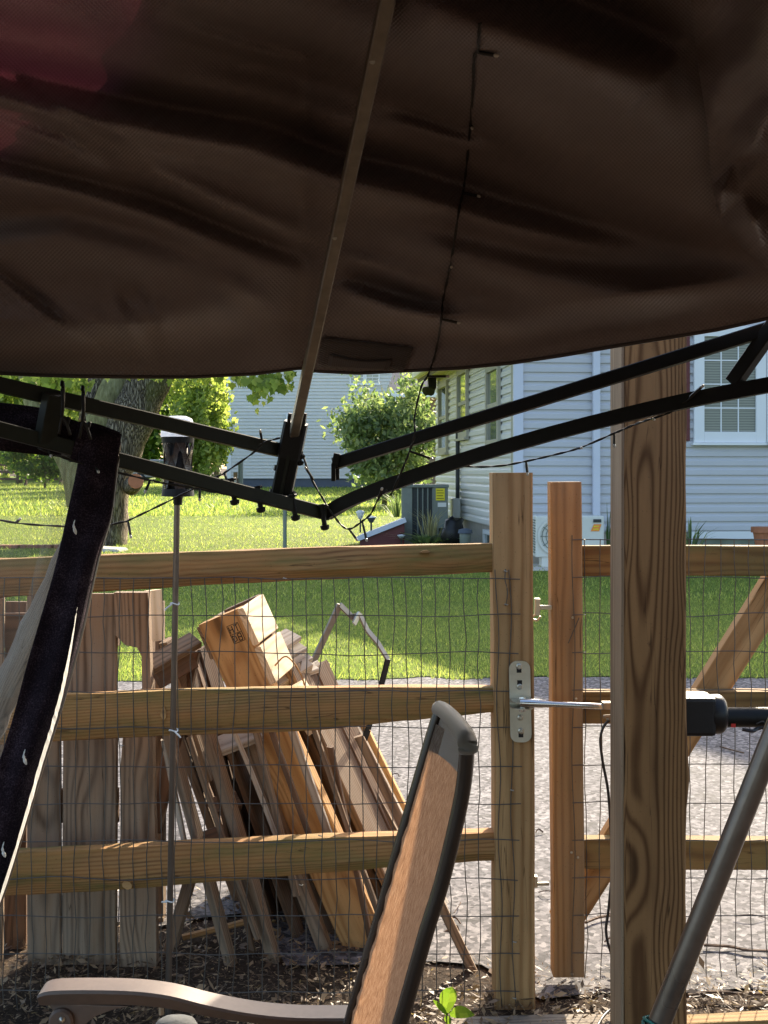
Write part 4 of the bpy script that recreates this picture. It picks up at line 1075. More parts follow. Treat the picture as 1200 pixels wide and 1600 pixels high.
# ------------------------------------------------------------------ automatic gate opener
op = thing('gate_opener', 'black gate opener arm with bright rod passing behind the big post', 'gate opener', P(815, 1100, 2.73))
RY = 2.70
pla = []
for (cx, cy, sg) in ((0, 1, 1), (0, -1, -1)):
    pass
def plate():
    hw, r = 16.5*FY/F, 12*FY/F
    t, b = P(812, 1033, FY-.008), P(814, 1160, FY-.008)
    pts = []
    for (sx, sz, a0) in ((1, 1, 0), (-1, 1, 90), (-1, -1, 180), (1, -1, 270)):
        cz = (t.z - r) if sz > 0 else (b.z + r)
        cxx = (t.x if sz > 0 else b.x) + sx*(hw-r)
        for k in range(6):
            an = R(a0 + k*18); pts.append(Vector((cxx+math.cos(an)*r, FY-.008, cz+math.sin(an)*r)))
    mb = MB(); n = len(pts); mb.v += pts + [p+Vector((0, .004, 0)) for p in pts]
    mb.f += [tuple(range(n)), tuple(reversed(range(n, 2*n)))] + [(i, (i+1) % n, (i+1) % n+n, i+n) for i in range(n)]
    o = mb.build('mounting_plate', M['zinc'], op)
    for (x, y, s) in ((811, 1041, 1), (812, 1073, -1), (813, 1121, 0), (814, 1142, 1)):
        sl = MB(); c = P(x, y+6*s, FY-.0085)
        sl.tube([c+Vector((0, 0, -.006)), c+Vector((0, 0, .006))], 0.0055, 10, flat=0.12, up=(0, 1, 0)); sl.build('slot', M['ink'], o)
        MB().lathe(P(x, y, FY-.0085), [(0.0072, 0), (0.0066, 0.003), (0.004, 0.0045), (0.003, 0.003)], 14, (0, -1, 0)).build('screw', M['zinc'], o)
    return o
plate()
lug = MB(); c = P(815, 1100, FY-.03)
for (dz, tt) in ((0.0065, .003), (-0.0075, .003)):
    n = 14; base = len(lug.v)
    pts = [Vector((c.x+0.024*math.cos(math.pi+math.pi*k/(n-1)), c.y-0.012+0.022*math.sin(math.pi+math.pi*k/(n-1)), c.z+dz)) for k in range(n)] + [Vector((c.x+0.024, FY-.008, c.z+dz)), Vector((c.x-0.024, FY-.008, c.z+dz))]
    m_ = len(pts); lug.v += pts + [p+Vector((0, 0, tt)) for p in pts]
    lug.f += [tuple(reversed(range(base, base+m_))), tuple(range(base+m_, base+2*m_))] + [(base+i, base+(i+1) % m_, base+(i+1) % m_+m_, base+i+m_) for i in range(m_)]
lug.build('bracket_lug', M['zinc'], op)
MB().lathe(c+Vector((0, -.012, -.014)), [(0.008, 0), (0.008, 0.004), (0.005, 0.005), (0.005, 0.026), (0.008, 0.027), (0.007, 0.032)], 10).build('pin', M['chrome'], op)
rod = MB(); A, Bq = P(812, 1098, RY), P(1080, 1110, RY)
rod.tube([A, A.lerp(Bq, 0.06), A.lerp(Bq, 0.12), A.lerp(Bq, 0.2), Bq], [0.009, 0.010, 0.0095, 0.0065, 0.0065], 14)
smooth_by_angle(rod.build('rod', M['chrome'], op), 50)
cv = MB(); c = P(946, 1105, RY); cv.box((c.x-.008, RY-.012, c.z-.003), (c.x+.03, RY+.012, c.z+.012)).tube([c+Vector((-.006, -.004, -.02)), c+Vector((.02, -.004, -.018))], .004, 8).lathe(c+Vector((.008, 0, -.028)), [(.007, 0), (.007, .006)], 8)
cv.build('clevis', M['bronze_metal'], op, bevel=0.001)
hz = P(0, 1115, RY).z
def hx(px): return P(px, 0, RY).x
h1 = MB(); h1.box((hx(1030), RY-.042, hz-.043), (hx(1112), RY+.042, hz+.043)); h1.build('motor_housing', M['black_plastic'], op, bevel=0.009)
h2 = MB(); h2.lathe((hx(1108), RY, hz-.001), [(.042, 0), (.0435, .003), (.0435, .022), (.041, .028), (.034, .034)], 22, (1, 0, 0)); smooth_by_angle(h2.build('end_cap', M['black_plastic'], op), 45)
h3 = MB(); h3.lathe((hx(1128), RY, hz-.008), [(.022, 0), (.022, .5)], 16, (1, 0, 0)); smooth_by_angle(h3.build('drive_tube', M['black_metal'], op), 45)
MB().box((hx(1138), RY-.0225, hz-.026), (hx(1145), RY-.0205, hz-.018)).build('label', M['red'], op)
h4 = MB(); c = P(1185, 1138, RY-.02)
h4.tube(catmull([c+Vector((-.035, 0, -.002)), c+Vector((-.015, -.01, -.004)), c, c+Vector((.03, -.01, .006))], 5), 0.004, 6).tube(catmull([c+Vector((-.008, -.012, .012)), c+Vector((.006, -.014, .018)), c+Vector((.018, -.012, .006)), c+Vector((.03, -.012, .012))], 5), 0.0015, 5)
h4.build('cable_knot', M['cable'], op)
cb = MB()
cb.tube(catmull([P(1000, 1118, RY+.0), P(955, 1124, RY), P(939, 1148, RY), P(941, 1185, RY), P(950, 1235, RY), P(954, 1290, RY), P(957, 1350, RY), P(951, 1420, RY), P(947, 1455, RY), P(955, 1490, RY), P(975, 1540, RY)], 6), 0.0032, 7)
cb.tube(catmull([P(975, 1540, RY), P(957, 1573, 2.68), P(940, 1592, 2.63), P(915, 1640, 2.5)], 6), 0.0032, 7)
cb.build('power_cable', M['cable'], op, smooth=True)

# ------------------------------------------------------------------ leaning pole with green tie
lp = thing('leaning_pole', 'grey brown metal pole leaning across the base of the timber post', 'pole', P(985, 1720, 2.33))
t0, t1 = P(985, 1712, 2.34), P(1330, 845, 2.28)
q = MB(); q.tube([t0, t1], 0.0235, 24, flat=0.92); smooth_by_angle(q.build('tube', M['tube_grey'], lp), 50)
gt = MB(); dv = (t1-t0).normalized()
cgt = t0.lerp(t1, 0.122)
for k in range(3):
    c = cgt + dv*(k*0.008-0.004); _, y, z = frame(dv)
    gt.tube([c + (y*math.cos(j*.449) + z*math.sin(j*.449))*(0.0275+0.002*math.sin(j*2+k)) + dv*0.004*math.sin(j+k) for j in range(15)], 0.003, 6)
for k in range(3):
    gt.tube(catmull([cgt+Vector((-.03, -.012, 0)), cgt+Vector((-.045, -.02-.004*k, .012)), cgt+Vector((-.052, -.02, -.005*k)), cgt+Vector((-.035, -.015, -.012))], 5), 0.0028, 6)
gt.build('garden_tie', M['green_tie'], lp, smooth=True)

# weathered round log leaning at the left edge
o = MB(); A, Bq = P(-45, 1190, 2.46), P(128, 838, 2.40)
A = A - (Bq-A)*1.34
pts = [A.lerp(Bq, i/14) for i in range(15)]
mm = MB(); mm.tube([Vector((i/34*(Bq-A).length, 0, 0)) for i in range(35)], [0.032*(1+0.2*noise.noise((i*.8, 2, 0))) for i in range(35)], 14)
for v in mm.v: v += Vector((0, noise.noise(v*30)*.002, noise.noise(v*30+Vector((9, 0, 0)))*.002))
x, y, z = frame(Bq-A); lo = mm.build('log', M['log'], None, smooth=True, world=Matrix(((x.x, y.x, z.x, A.x), (x.y, y.y, z.y, A.y), (x.z, y.z, z.z, A.z), (0, 0, 0, 1))))
tag(lo, 'grey weathered round log leaning behind the black netting', 'log')
# ------------------------------------------------------------------ pallets and scrap timber behind the fence
def pt_board(name, a, b, w, t, mat, parent, face=(0, -1, 0), **kw):
    return board(name, P(*a), P(*b), w, t, face, M[mat], parent, **kw)
px_m = lambda px, d: px*d/F
D0 = 3.02
# upright pallet at left: vertical deck boards in front, a notched stringer on its right side
up = thing('upright_pallet', 'weathered pallet standing on end with wide vertical boards at left', 'pallet', P(110, 1590, D0))
for (x0, x1, yt, yb, d, mat) in ((44, 97, 925, 1640, D0, 'grey_wood'), (99, 184, 927, 1640, D0+.002, 'grey_wood'), (-52, 6, 930, 1640, D0+.004, 'grey_wood')):
    w = px_m(x1-x0-1, d)
    pt_board('deck_board', ((x0+x1)/2, yb, d), ((x0+x1)/2+random.uniform(-2, 2), yt, d), w, 0.016, mat, up, n=6)
for (y) in (985, 1260, 1560):
    pt_board('cross_batten', (-60, y, D0+.05), (186, y-2, D0+.05), 0.085, 0.018, 'dark_wood', up, n=4)
for (x0, x1, yt, yb, d) in ((8, 42, 940, 1640, D0+.10), (110, 160, 930, 1640, D0+.10)):
    pt_board('back_board', ((x0+x1)/2, yb, d), ((x0+x1)/2, yt, d), px_m(x1-x0, d), 0.016, 'dark_wood', up, n=4)
def notched():
    d = 3.0
    s = d/F
    pts = [(178, 926), (231, 926), (236, 1080), (242, 1300), (246, 1640), (186, 1640), (188, 1300), (188, 1200), (192, 1150), (193, 1090), (222, 1078), (221, 1025), (214, 1012), (196, 1008), (178, 990)]
    base = P(210, 1640, d)
    mb = MB(); n = len(pts)
    x, z = Vector((1, 0, 0)), Vector((0, 0, 1))
    for dy in (0, 0.036):
        for (a, b) in pts:
            p = P(a, b, d) - base
            mb.v.append(Vector((p.z, -p.x, -dy)))   # local X up the piece
    mb.f += [tuple(range(n)), tuple(reversed(range(n, 2*n)))] + [(i, i+n, (i+1) % n+n, (i+1) % n) for i in range(n)]
    Mw = Matrix(((0, -1, 0, base.x), (0, 0, -1, base.y), (1, 0, 0, base.z), (0, 0, 0, 1)))
    o = mb.build('notched_stringer', M['grey_wood'], up, world=Mw)
    return o
notched()
pt_board('end_block', (243, 1002, 3.12), (240, 922, 3.12), 0.05, 0.02, 'sunlit_wood', up, face=(0.8, -.45, 0.4), n=2)
pt_board('side_slat', (232, 1640, 3.16), (234, 930, 3.16), 0.02, 0.05, 'dark_wood', up)
pt_board('side_slat', (252, 1640, 3.3), (250, 940, 3.3), 0.02, 0.05, 'grey_wood', up)

# first leaning pallet: dark slats fanned left of the lantern pole
lpal = thing('leaning_pallet', 'dark slatted pallet leaning behind the thin lantern pole', 'pallet', P(330, 1560, 3.2))
for (a, b, w, t, mat) in (((262, 1000, 3.15), (330, 1215, 3.2), .026, .05, 'grey_wood'), ((285, 1000, 3.25), (420, 1480, 3.3), .018, .06, 'dark_wood'),
        ((300, 1010, 3.3), (448, 1500, 3.34), .016, .07, 'dark_wood'), ((318, 1010, 3.34), (468, 1500, 3.4), .014, .07, 'dark_wood'),
        ((262, 1140, 3.0), (372, 1545, 3.02), .022, .03, 'grey_wood'), ((318, 1120, 3.02), (445, 1555, 3.04), .028, .03, 'grey_wood'),
        ((350, 1130, 3.12), (480, 1500, 3.2), .016, .05, 'dark_wood'), ((382, 1150, 3.1), (530, 1540, 3.1), .036, .03, 'grey_wood'),
        ((395, 1150, 3.2), (560, 1540, 3.22), .04, .05, 'dark_wood'), ((240, 1300, 3.08), (300, 1020, 3.2), .04, .02, 'dark_wood'),
        ((247, 1545, 3.06), (300, 1360, 3.14), .03, .02, 'grey_wood')):
    pt_board('slat', a, b, w, t, mat, lpal, n=5, face=(random.uniform(-.55, .0), -1, 0))
rrp = random.Random(12)
for k in range(9):
    x0 = 255 + k*33 + rrp.uniform(-10, 10); d_ = 2.97 + .06*rrp.random(); y0 = 1120+rrp.uniform(-10, 60); ln = rrp.uniform(180, 420)
    pt_board('broken_slat', (x0, y0, d_), (x0+ln*rrp.uniform(.2, .42), y0+ln, d_+rrp.uniform(-.02, .05)), .010+.012*rrp.random(), .012, ('weathered_sunlit', 'grey_wood', 'dark_wood')[k % 3], lpal, n=4, wob=.004, face=(-.5, -1, .1))
for k in range(16):
    x0 = 262 + k*20 + rrp.uniform(-8, 8); d_ = 3.42 + .09*rrp.random()
    pt_board('slat', (x0, 1095+k*4, d_), (x0+150+rrp.uniform(-16, 16), 1500, d_+.05), .02+.012*rrp.random(), .05+.03*rrp.random(), 'dark_wood' if k % 4 else 'grey_wood', lpal, n=3)
for k in range(15):
    x0 = 290 + k*17 + rrp.uniform(-6, 6); d_ = 3.26 + .1*rrp.random(); y1 = 1440+rrp.uniform(-60, 70)
    pt_board('slat', (x0, 1120+rrp.uniform(-20, 40), d_), (x0+(y1-1120)*.42, y1, d_+.04), .014+.02*rrp.random(), .03+.04*rrp.random(), ('dark_wood', 'dark_wood', 'grey_wood')[k % 3], lpal, n=3, wob=.003, face=(rrp.uniform(-.5, .2), -1, 0))
for (y, d_) in ((1180, 3.52), (1330, 3.56), (1460, 3.6)):
    pt_board('cross_board', (300+(y-1180)*.38, y, d_), (470+(y-1180)*.38, y-16, d_), .09, .016, 'dark_wood', lpal, n=3)
# deck end blocks at the top of the dark pallet
pt_board('deck_board', (232, 1042, 3.06), (306, 1000, 3.16), .05, .022, 'grey_wood', lpal, face=(.3, -.35, .9))
pt_board('deck_board', (245, 1062, 3.1), (300, 1030, 3.16), .05, .03, 'dark_wood', lpal, face=(.2, -1, .2))
pt_board('deck_board', (334, 1170, 3.06), (408, 1142, 3.08), .06, .02, 'weathered_sunlit', lpal, face=(.3, -.35, .9))
pt_board('deck_board', (330, 1262, 3.1), (372, 1250, 3.14), .05, .02, 'dark_wood', lpal, face=(.2, -.6, .8))
pt_board('deck_board', (322, 1315, 3.1), (370, 1298, 3.14), .05, .02, 'dark_wood', lpal, face=(.2, -.6, .8))

# fresh orange-brown beam with the stamp
bm_t = thing('stamped_pallet', 'orange brown pallet with burnt stamp leaning in the middle of the pile', 'pallet', P(590, 1500, 3.15))
A, Bq = P(345, 962, 3.10), P(612, 1560, 3.12)
beam = board('stringer', A, Bq, 0.118, 0.04, (-0.30, -1, 0.0), M['new_wood'], bm_t, n=8, ch=0.003)
dirv = (Bq-A).normalized(); nrm = Vector((-0.30, -1, 0.0)); nrm = (nrm - dirv*nrm.dot(dirv)).normalized(); sdv = nrm.cross(dirv)
if sdv.x < 0: sdv = -sdv
rt = sdv                       # towards the upper right
back = -nrm
def bpt(along, right, bk): return A + dirv*along + rt*right + back*bk
# top end deck boards (pale wood carries the sun on them): they cross behind the stringer
for (al, th) in ((0.05, .018), (0.158, .018)):
    board('deck_board', bpt(al, 0.066, -0.022), bpt(al, 0.066, 0.13), 0.10, th, rt, M['sunlit_wood'], bm_t, n=3)
for (al) in (0.05, 0.26, 0.47, 0.70):
    board('deck_board', bpt(al, -0.068, 0.0), bpt(al, -0.068, 0.17), 0.09, .016, rt, M['grey_wood'], bm_t, n=3)
board('stringer', bpt(0.0, 0, 0.15), bpt(0.78, 0, 0.15), 0.10, 0.036, nrm, M['dark_wood'], bm_t, n=4)
# stamp: burnt lettering in two rows inside a frame
def stamp():
    mb = MB()
    def seg(a0, r0, a1, r1, w=0.0022):
        p0, p1 = bpt(a0, r0, -0.0206), bpt(a1, r1, -0.0206); mb.bar(p0, p1, w, 0.0006, nrm)
    o_, u = 0.018, 0.008
    # frame
    for (a0, r0, a1, r1) in ((.030, .012, .030, .044), (.030, .044, .078, .044), (.078, .012, .078, .044), (.030, .012, .078, .012), (.054, .012, .054, .044)):
        seg(a0, r0, a1, r1, .0014)
    # rough block letters  H T  over  D B
    for (a, r, strokes) in ((.033, .015, ((0, 0, 1, 0), (0, .6, 1, .6), (.5, 0, .5, .6))), (.033, .030, ((0, 0, 0, .8), (0, .4, 1, .4))), (.057, .015, ((0, 0, 1, 0), (0, 0, .3, .6), (.3, .6, .8, .6), (1, 0, .8, .6))), (.057, .030, ((0, 0, 1, 0), (0, 0, 0, .6), (.5, 0, .5, .6), (1, 0, 1, .6), (0, .6, 1, .6)))):
        for (x0, y0, x1, y1) in strokes: seg(a+x0*.018, r+y0*.015, a+x1*.018, r+y1*.015)
    mb.build('stamp_print', M['ink'], beam)
stamp()
wl = MB(); wl.tube(catmull([bpt(.17, .08, 0), bpt(.16, .12, .0), bpt(.22, .135, .0), bpt(.30, .115, .01)], 6), .0022, 6); wl.build('strap_loop', M['new_wood'], bm_t)
board('block', bpt(.24, .095, .02), bpt(.36, .115, .02), .05, .07, nrm, M['sunlit_wood'], bm_t, n=2)

# pallet to the right: seen along its slats
rp_t = thing('slatted_pallet', 'pale slatted pallet leaning right of the stamped beam', 'pallet', P(700, 1520, 3.3))
A2, B2 = P(445, 1020, 3.25), P(690, 1560, 3.3)
for (o1, d_, mat, w) in ((0, 0, 'grey_wood', .024), (14, .05, 'dark_wood', .02), (27, .1, 'weathered_sunlit', .014), (40, .12, 'dark_wood', .022), (-16, .02, 'dark_wood', .018)):
    pt_board('stringer', (458+o1, 1040, 3.22+d_), (690+o1, 1545, 3.26+d_), w, .08, mat, rp_t, n=6, face=(-.45, -1, 0))
pt_board('stringer', (545, 1135, 3.42), (742, 1525, 3.38), .02, .09, 'weathered_sunlit', rp_t, n=6, face=(-.4, -1, 0))
pt_board('side_rail', (560, 1125, 3.5), (660, 1330, 3.5), .03, .05, 'new_wood', rp_t, n=4)
pt_board('stringer', (528, 1135, 3.36), (650, 1365, 3.36), .026, .06, 'grey_wood', rp_t, n=4)
for i, y in enumerate((1190, 1212, 1232, 1252, 1272, 1292, 1312)):
    f = (y-1190)/130
    pt_board('slat', (526+f*36, y+22, 3.34), (560+f*58, y-2, 3.44), .055, .014, 'weathered_sunlit' if i % 3 else 'sunlit_wood', rp_t, face=(.2, -.35, .9), n=2)
# top end of that pallet: deck board ends, wood paled for bright sun
for i in range(4):
    pt_board('deck_board', (412+i*6, 1022+i*12, 3.2), (458+i*10, 992+i*16, 3.3), .055, .016, 'weathered_sunlit', rp_t, face=(.3, -.3, .9), n=2)
pt_board('deck_board', (420, 1070, 3.18), (478, 1036, 3.26), .05, .03, 'weathered_sunlit', rp_t, face=(.3, -.5, .8), n=2)
pt_board('end_block', (504, 1190, 3.5), (504, 1036, 3.5), .04, .04, 'dark_wood', rp_t, n=2)
o = pt_board('timber_offcut', (655, 1500, 3.2), (720, 1470, 3.24), .085, .07, 'dark_wood', None, n=3, face=(.2, -1, .4))
tag(o, 'short dark timber offcut on the ground behind the chair back', 'timber')
o = pt_board('loose_slat', (560, 1150, 2.98), (745, 1530, 2.98), .022, .02, 'grey_wood', None, n=4)
tag(o, 'thin pale loose slat leaning to the ground left of the fence post', 'slat')
o = pt_board('ground_plank', (285, 1465, 3.15), (385, 1440, 3.2), .012, .02, 'new_wood', None, n=2)
tag(o, 'small bright stick lying under the dark pallet', 'stick')
o = pt_board('ground_plank', (470, 1540, 2.95), (512, 1522, 2.97), .009, .009, 'new_wood', None, n=2)
tag(o, 'short bright stick on the dirt above the chair arm', 'stick')

# bent metal frame standing in the pile
mf = thing('bent_metal_frame', 'bent strip of grey metal sticking up right of the pallets', 'metal frame', P(560, 1210, 3.45))
d = 3.45
def strip(pts, w, name, mat):
    mb = MB(); ps = [P(x, y, d+dd) for (x, y, dd) in pts]
    for i in range(len(ps)-1): mb.bar(ps[i], ps[i+1], w if i % 2 == 0 else w*0.96, 0.006, (0.8, -0.6, 0.2))
    return mb.build(name, mat, mf)
strip([(486, 1042, 0), (531, 944, 0)], .022, 'upright', M['bronze_metal'])
strip([(531, 945, 0), (552, 966, .03)], .016, 'cross_bar', M['bronze_metal'])
strip([(552, 964, .03), (562, 960, 0), (574, 985, .0), (590, 1004, 0), (606, 1030, 0)], .016, 'twisted_bar', M['bronze_metal'])
strip([(606, 1030, 0), (597, 1066, 0), (575, 1140, 0), (556, 1190, -.02), (548, 1215, -.05)], .02, 'leg', M['black_metal'])
strip([(486, 1042, 0), (480, 1060, 0), (520, 1150, .0), (548, 1215, -.05)], .016, 'leg', M['black_metal'])
strip([(562, 958, 0), (553, 975, -.02)], .014, 'tab', M['zinc'])

# dirt, bark and dead leaves under the pile (uncountable)
def litter():
    r = np.random.default_rng(9); n = 42000
    x = r.uniform(-1.3, 1.7, n); y = 2.15 + r.gamma(2.0, 0.35, n); keep = y < 3.6 - 0.55*(x > 0.0) - 0.25*r.random(n); x, y = x[keep], y[keep]; n = len(x)
    s = 0.0025 + 0.013*r.random(n)**4; a = r.random(n)*6.283
    u = np.stack([np.cos(a), np.sin(a), r.normal(0, .35, n)], 1)*s[:, None]*1.2; w = np.stack([-np.sin(a), np.cos(a), r.normal(0, .35, n)], 1)*(s*(0.12+0.45*r.random(n)))[:, None]
    c = np.stack([x, y, 0.012+0.015*r.random(n)], 1)
    co = np.empty((n*4, 3)); co[0::4] = c-u; co[1::4] = c+w; co[2::4] = c+u; co[3::4] = c-w
    o = arr_mesh('leaf_litter', co, np.arange(n*4).reshape(-1, 4), M['litter'])
    tag(o, 'dead leaves and bark bits scattered along the fence foot', 'leaf litter', kind='stuff')
litter()
def twigs():
    rr = random.Random(4); mb = MB()
    for k in range(70):
        y = rr.uniform(3.0, 6.6); x = rr.uniform(-0.35, 1.9)*(y/4)
        a = rr.random()*6.28; l = rr.uniform(.03, .13); p = Vector((x, y, 0.014))
        q = p+Vector((math.cos(a)*l, math.sin(a)*l*0.6, .004)); m_ = p.lerp(q, .5)+Vector((rr.uniform(-.012, .012), rr.uniform(-.012, .012), .008))
        mb.tube(catmull([p, m_, q], 3), rr.uniform(.0012, .003), 4)
    for (pts, r_) in (([(1100, 1488), (1140, 1490), (1170, 1496), (1230, 1498)], .004), ([(1075, 1567), (1120, 1562), (1175, 1566), (1215, 1560)], .004), ([(1125, 1173), (1150, 1180), (1162, 1183)], .004), ([(915, 1452), (935, 1444), (960, 1440)], .004)):
        ps = []
        for (x, y) in pts:
            dd = EYE*F/(y-HY); v = P(x, y, dd); v.z = .018; ps.append(v)
        mb.tube(catmull(ps, 4), r_, 5)
    o = mb.build('fallen_twigs', M['dark_wood']); tag(o, 'thin fallen twigs scattered on the driveway', 'twigs', kind='stuff')
twigs()
# seedling at the foot of the fence post
def leaf(p0, tip, w, mat, parent, fold=0.25):
    p0, tip = Vector(p0), Vector(tip); d_ = tip-p0; s_ = d_.cross(Vector((0, 1, .3))).normalized()
    up_ = s_.cross(d_).normalized(); mb = MB(); n = 7; L, C_, R_ = [], [], []
    for i in range(n):
        f = i/(n-1); ww = w*math.sin(math.pi*min(1, f*0.93+.07))**.8*(1-.25*f); c = p0.lerp(tip, f)+up_*math.sin(f*3.1)*w*.35
        C_.append(c); L.append(c-s_*ww+up_*ww*fold); R_.append(c+s_*ww+up_*ww*fold)
    for i in range(n-1):
        mb.quad(L[i], C_[i], C_[i+1], L[i+1]); mb.quad(C_[i], R_[i], R_[i+1], C_[i+1])
    return mb.build('leaf', mat, parent, smooth=True)
D_ = 2.6
sg = thing('seedling', 'bright green seedling at the foot of the fence post', 'seedling', P(698, 1600, D_))
base = P(700, 1612, D_); base.z = 0.01
for (a, b, w, f) in (((697, 1584), (706, 1542), .021, .5), ((703, 1586), (742, 1586), .019, .15), ((698, 1586), (676, 1562), .007, .3), ((694, 1590), (703, 1604), .012, .2)):
    leaf(P(*a, D_), P(*b, D_-.02), w, M['seedling'], sg, f)
MB().tube(catmull([base, P(699, 1598, D_), P(698, 1583, D_)], 4), .0022, 6).build('stem', M['seedling'], sg)
o = board('edging_plank', (.14, 2.63, .006), (.50, 2.64, .008), .10, .03, (0, 0, 1), M['log'], None, n=6)
o.location.z += 0.0
tag(o, 'grey weathered plank on the ground in front of the fence post', 'plank')
o = board('edging_plank', (.64, 2.635, .015), (1.0, 2.66, .02), .05, .04, (0, 0, 1), M['gaterail'], None, n=4)
tag(o, 'pale plank on the ground right of the timber post', 'plank')
# ------------------------------------------------------------------ gazebo frame
gz_f = thing('gazebo', 'black and olive steel gazebo frame with drooping corner joint', 'gazebo', P(440, 780, 2.15))
def truss(a, b, w, h, mat, name, ch=0.0015):
    mb = MB(); mb.bar(a, b, w, h, (0, 0, 1), ch); return mb.build(name, M[mat], gz_f)
ZC = 2.16                                       # corner distance
LUP = (P(448, 706, ZC), P(-260, 541, 1.72))     # upper left rail
LLO = (P(512, 803, ZC+.01), P(-260, 604, 1.74))
RUP = (P(524, 724, ZC+.03), P(1460, 434, 1.72))
RLO = (P(512, 803, ZC+.01), P(700, 738, 2.1))
truss(*LUP, 0.02, 0.0235, 'olive_metal', 'upper_rail'); truss(*LLO, 0.02, 0.0235, 'olive_metal', 'lower_rail')
truss(*RUP, 0.02, 0.021, 'black_metal', 'upper_rail')
rl = MB(); pts = [P(510, 803, ZC+.01), P(560, 776, 2.14), P(700, 726, 2.08), P(860, 678, 2.0), P(1020, 638, 1.93), P(1140, 613, 1.87), P(1250, 593, 1.82), P(1460, 556, 1.74)]
pr = [(-.01, -.0115), (.01, -.0115), (.01, .0115), (-.01, .0115)]
rl.sweep(catmull(pts, 3), [pr]*(3*7+1)); rl.build('lower_rail', M['black_metal'], gz_f)
truss(P(84, 616, 1.885), P(70, 690, 1.9), 0.03, 0.02, 'olive_metal', 'strut'); truss(P(1212, 505, 1.815), P(1146, 598, 1.87), 0.02, 0.022, 'black_metal', 'strut')
# corner sleeve and hip rib
A, Bq = P(438, 783, ZC), P(463, 660, ZC-.02)
mb = MB(); mb.bar(A, A.lerp(Bq, .62), .036, .036, (0, 1, 0), .003); mb.build('sleeve', M['black_metal'], gz_f)
mb = MB(); mb.bar(A.lerp(Bq, .55), Bq, .041, .041, (0, 1, 0), .004); mb.build('sleeve_cap', M['black_plastic'], gz_f)
dv = (Bq-A).normalized()
for sx in (-1, 1): MB().bar(Bq + Vector((sx*.013, -.01, -.01)), Bq + Vector((sx*.013, -.01, 0)) + dv*.016, .006, .02, (0, 1, 0)).build('clip_tab', M['black_plastic'], gz_f)
for f in (.1, .5, .58): MB().lathe(A.lerp(Bq, f) + Vector((.016, -.008, 0)), [(.006, 0), (.006, .007), (.003, .012)], 8, (1, -.3, -.2)).build('bolt', M['black_metal'], gz_f)
for f in (.12, .42): MB().lathe(A.lerp(Bq, f) + Vector((-.016, -.008, 0)), [(.0055, 0), (.0055, .006)], 8, (-1, -.3, .2)).build('bolt', M['black_metal'], gz_f)
MB().bar(A.lerp(Bq, .05)+Vector((0, -.0195, 0)), A.lerp(Bq, .58)+Vector((0, -.0195, 0)), .006, .003, (0, 1, 0)).build('seam', M['olive_metal'], gz_f)
RIB0 = A.lerp(Bq, .8)
for (x, y, d) in ((364, 766, 2.08), (405, 778, 2.1), (459, 791, 2.13), (505, 806, 2.15)):
    MB().lathe(P(x, y, d-.004), [(.0085, -.016), (.0085, -.02), (.0075, -.021), (.0045, -.0205), (.0045, .016), (.0085, .017), (.0075, .024), (.003, .026)], 10, (0.15, 0, -1)).build('bolt', M['black_metal'], gz_f)
eb = MB(); c = P(524, 724, ZC+.025); eb.box((-.006, -.014, -.006), (.006, .014, .018), Matrix.Translation(c) @ Matrix.Rotation(.2, 4, 'Y')).box((-.004, -.014, -.032), (.004, -.008, .0), Matrix.Translation(c+Vector((-.003, 0, 0)))).box((-.004, .008, -.03), (.004, .014, .0), Matrix.Translation(c+Vector((.003, 0, 0))))
eb.build('end_bracket', M['black_metal'], gz_f, bevel=.0015)

# ------------------------------------------------------------------ canopy
APEX = Vector((.25, .15, 2.05))
EX = [-40, 0, 60, 120, 210, 300, 400, 470, 495, 560, 640, 720, 800, 880, 960, 1040, 1120, 1200, 1250]
EYp = [580, 583, 586, 588, 589, 589, 584, 575, 580, 583, 579, 575, 567, 555, 541, 528, 515, 497, 487]
CORN = P(476, 576, 2.20); CORN.z = 0
LDIR = (P(0, 583, 1.90) - P(476, 576, 2.20)); RDIR = (P(1200, 497, 1.80) - P(476, 576, 2.20))
LDIR.z = 0; RDIR.z = 0; LL = LDIR.length; RL = RDIR.length
def edge_pt(s):
    d = LDIR/LL if s < 0 else RDIR/RL
    v = Vector((CORN.x, CORN.y, 0)) + d*abs(s)
    px = 600 + v.x*F/v.y
    if px < -40: z0 = P(-40, 580, 0).z; k = (-40-px); y = 580 - 0.02*k
    elif px > 1250: y = 487 - .02*(px-1250)
    else: y = interp(px, EX, EYp)
    v.z = EYE-(y-HY)*v.y/F
    if px < -40 or px > 1250: v.z = EYE-((580 if px < 0 else 487)-HY)*(1.85)/F*(1 if px < 0 else .97)
    return v
def seg_dist(px, py, pl):
    """signed distance arrays (plus = below the line) from points to a polyline and the fraction along it"""
    best = np.full(px.shape, 1e9); fr = np.zeros(px.shape); sg = np.ones(px.shape)
    tot = sum(math.dist(pl[i], pl[i+1]) for i in range(len(pl)-1)); acc = 0
    for i in range(len(pl)-1):
        (ax, ay), (bx, by) = pl[i], pl[i+1]; dx, dy = bx-ax, by-ay; L = math.hypot(dx, dy)
        t = np.clip(((px-ax)*dx+(py-ay)*dy)/(L*L), 0, 1)
        d = np.hypot(px-ax-dx*t, py-ay-dy*t); m = d < best
        cr = (dx*(py-ay)-dy*(px-ax))/L
        best = np.where(m, d, best); fr = np.where(m, (acc+L*t)/tot, fr); sg = np.where(m, cr, sg); acc += L
    return np.sign(sg)*best, fr
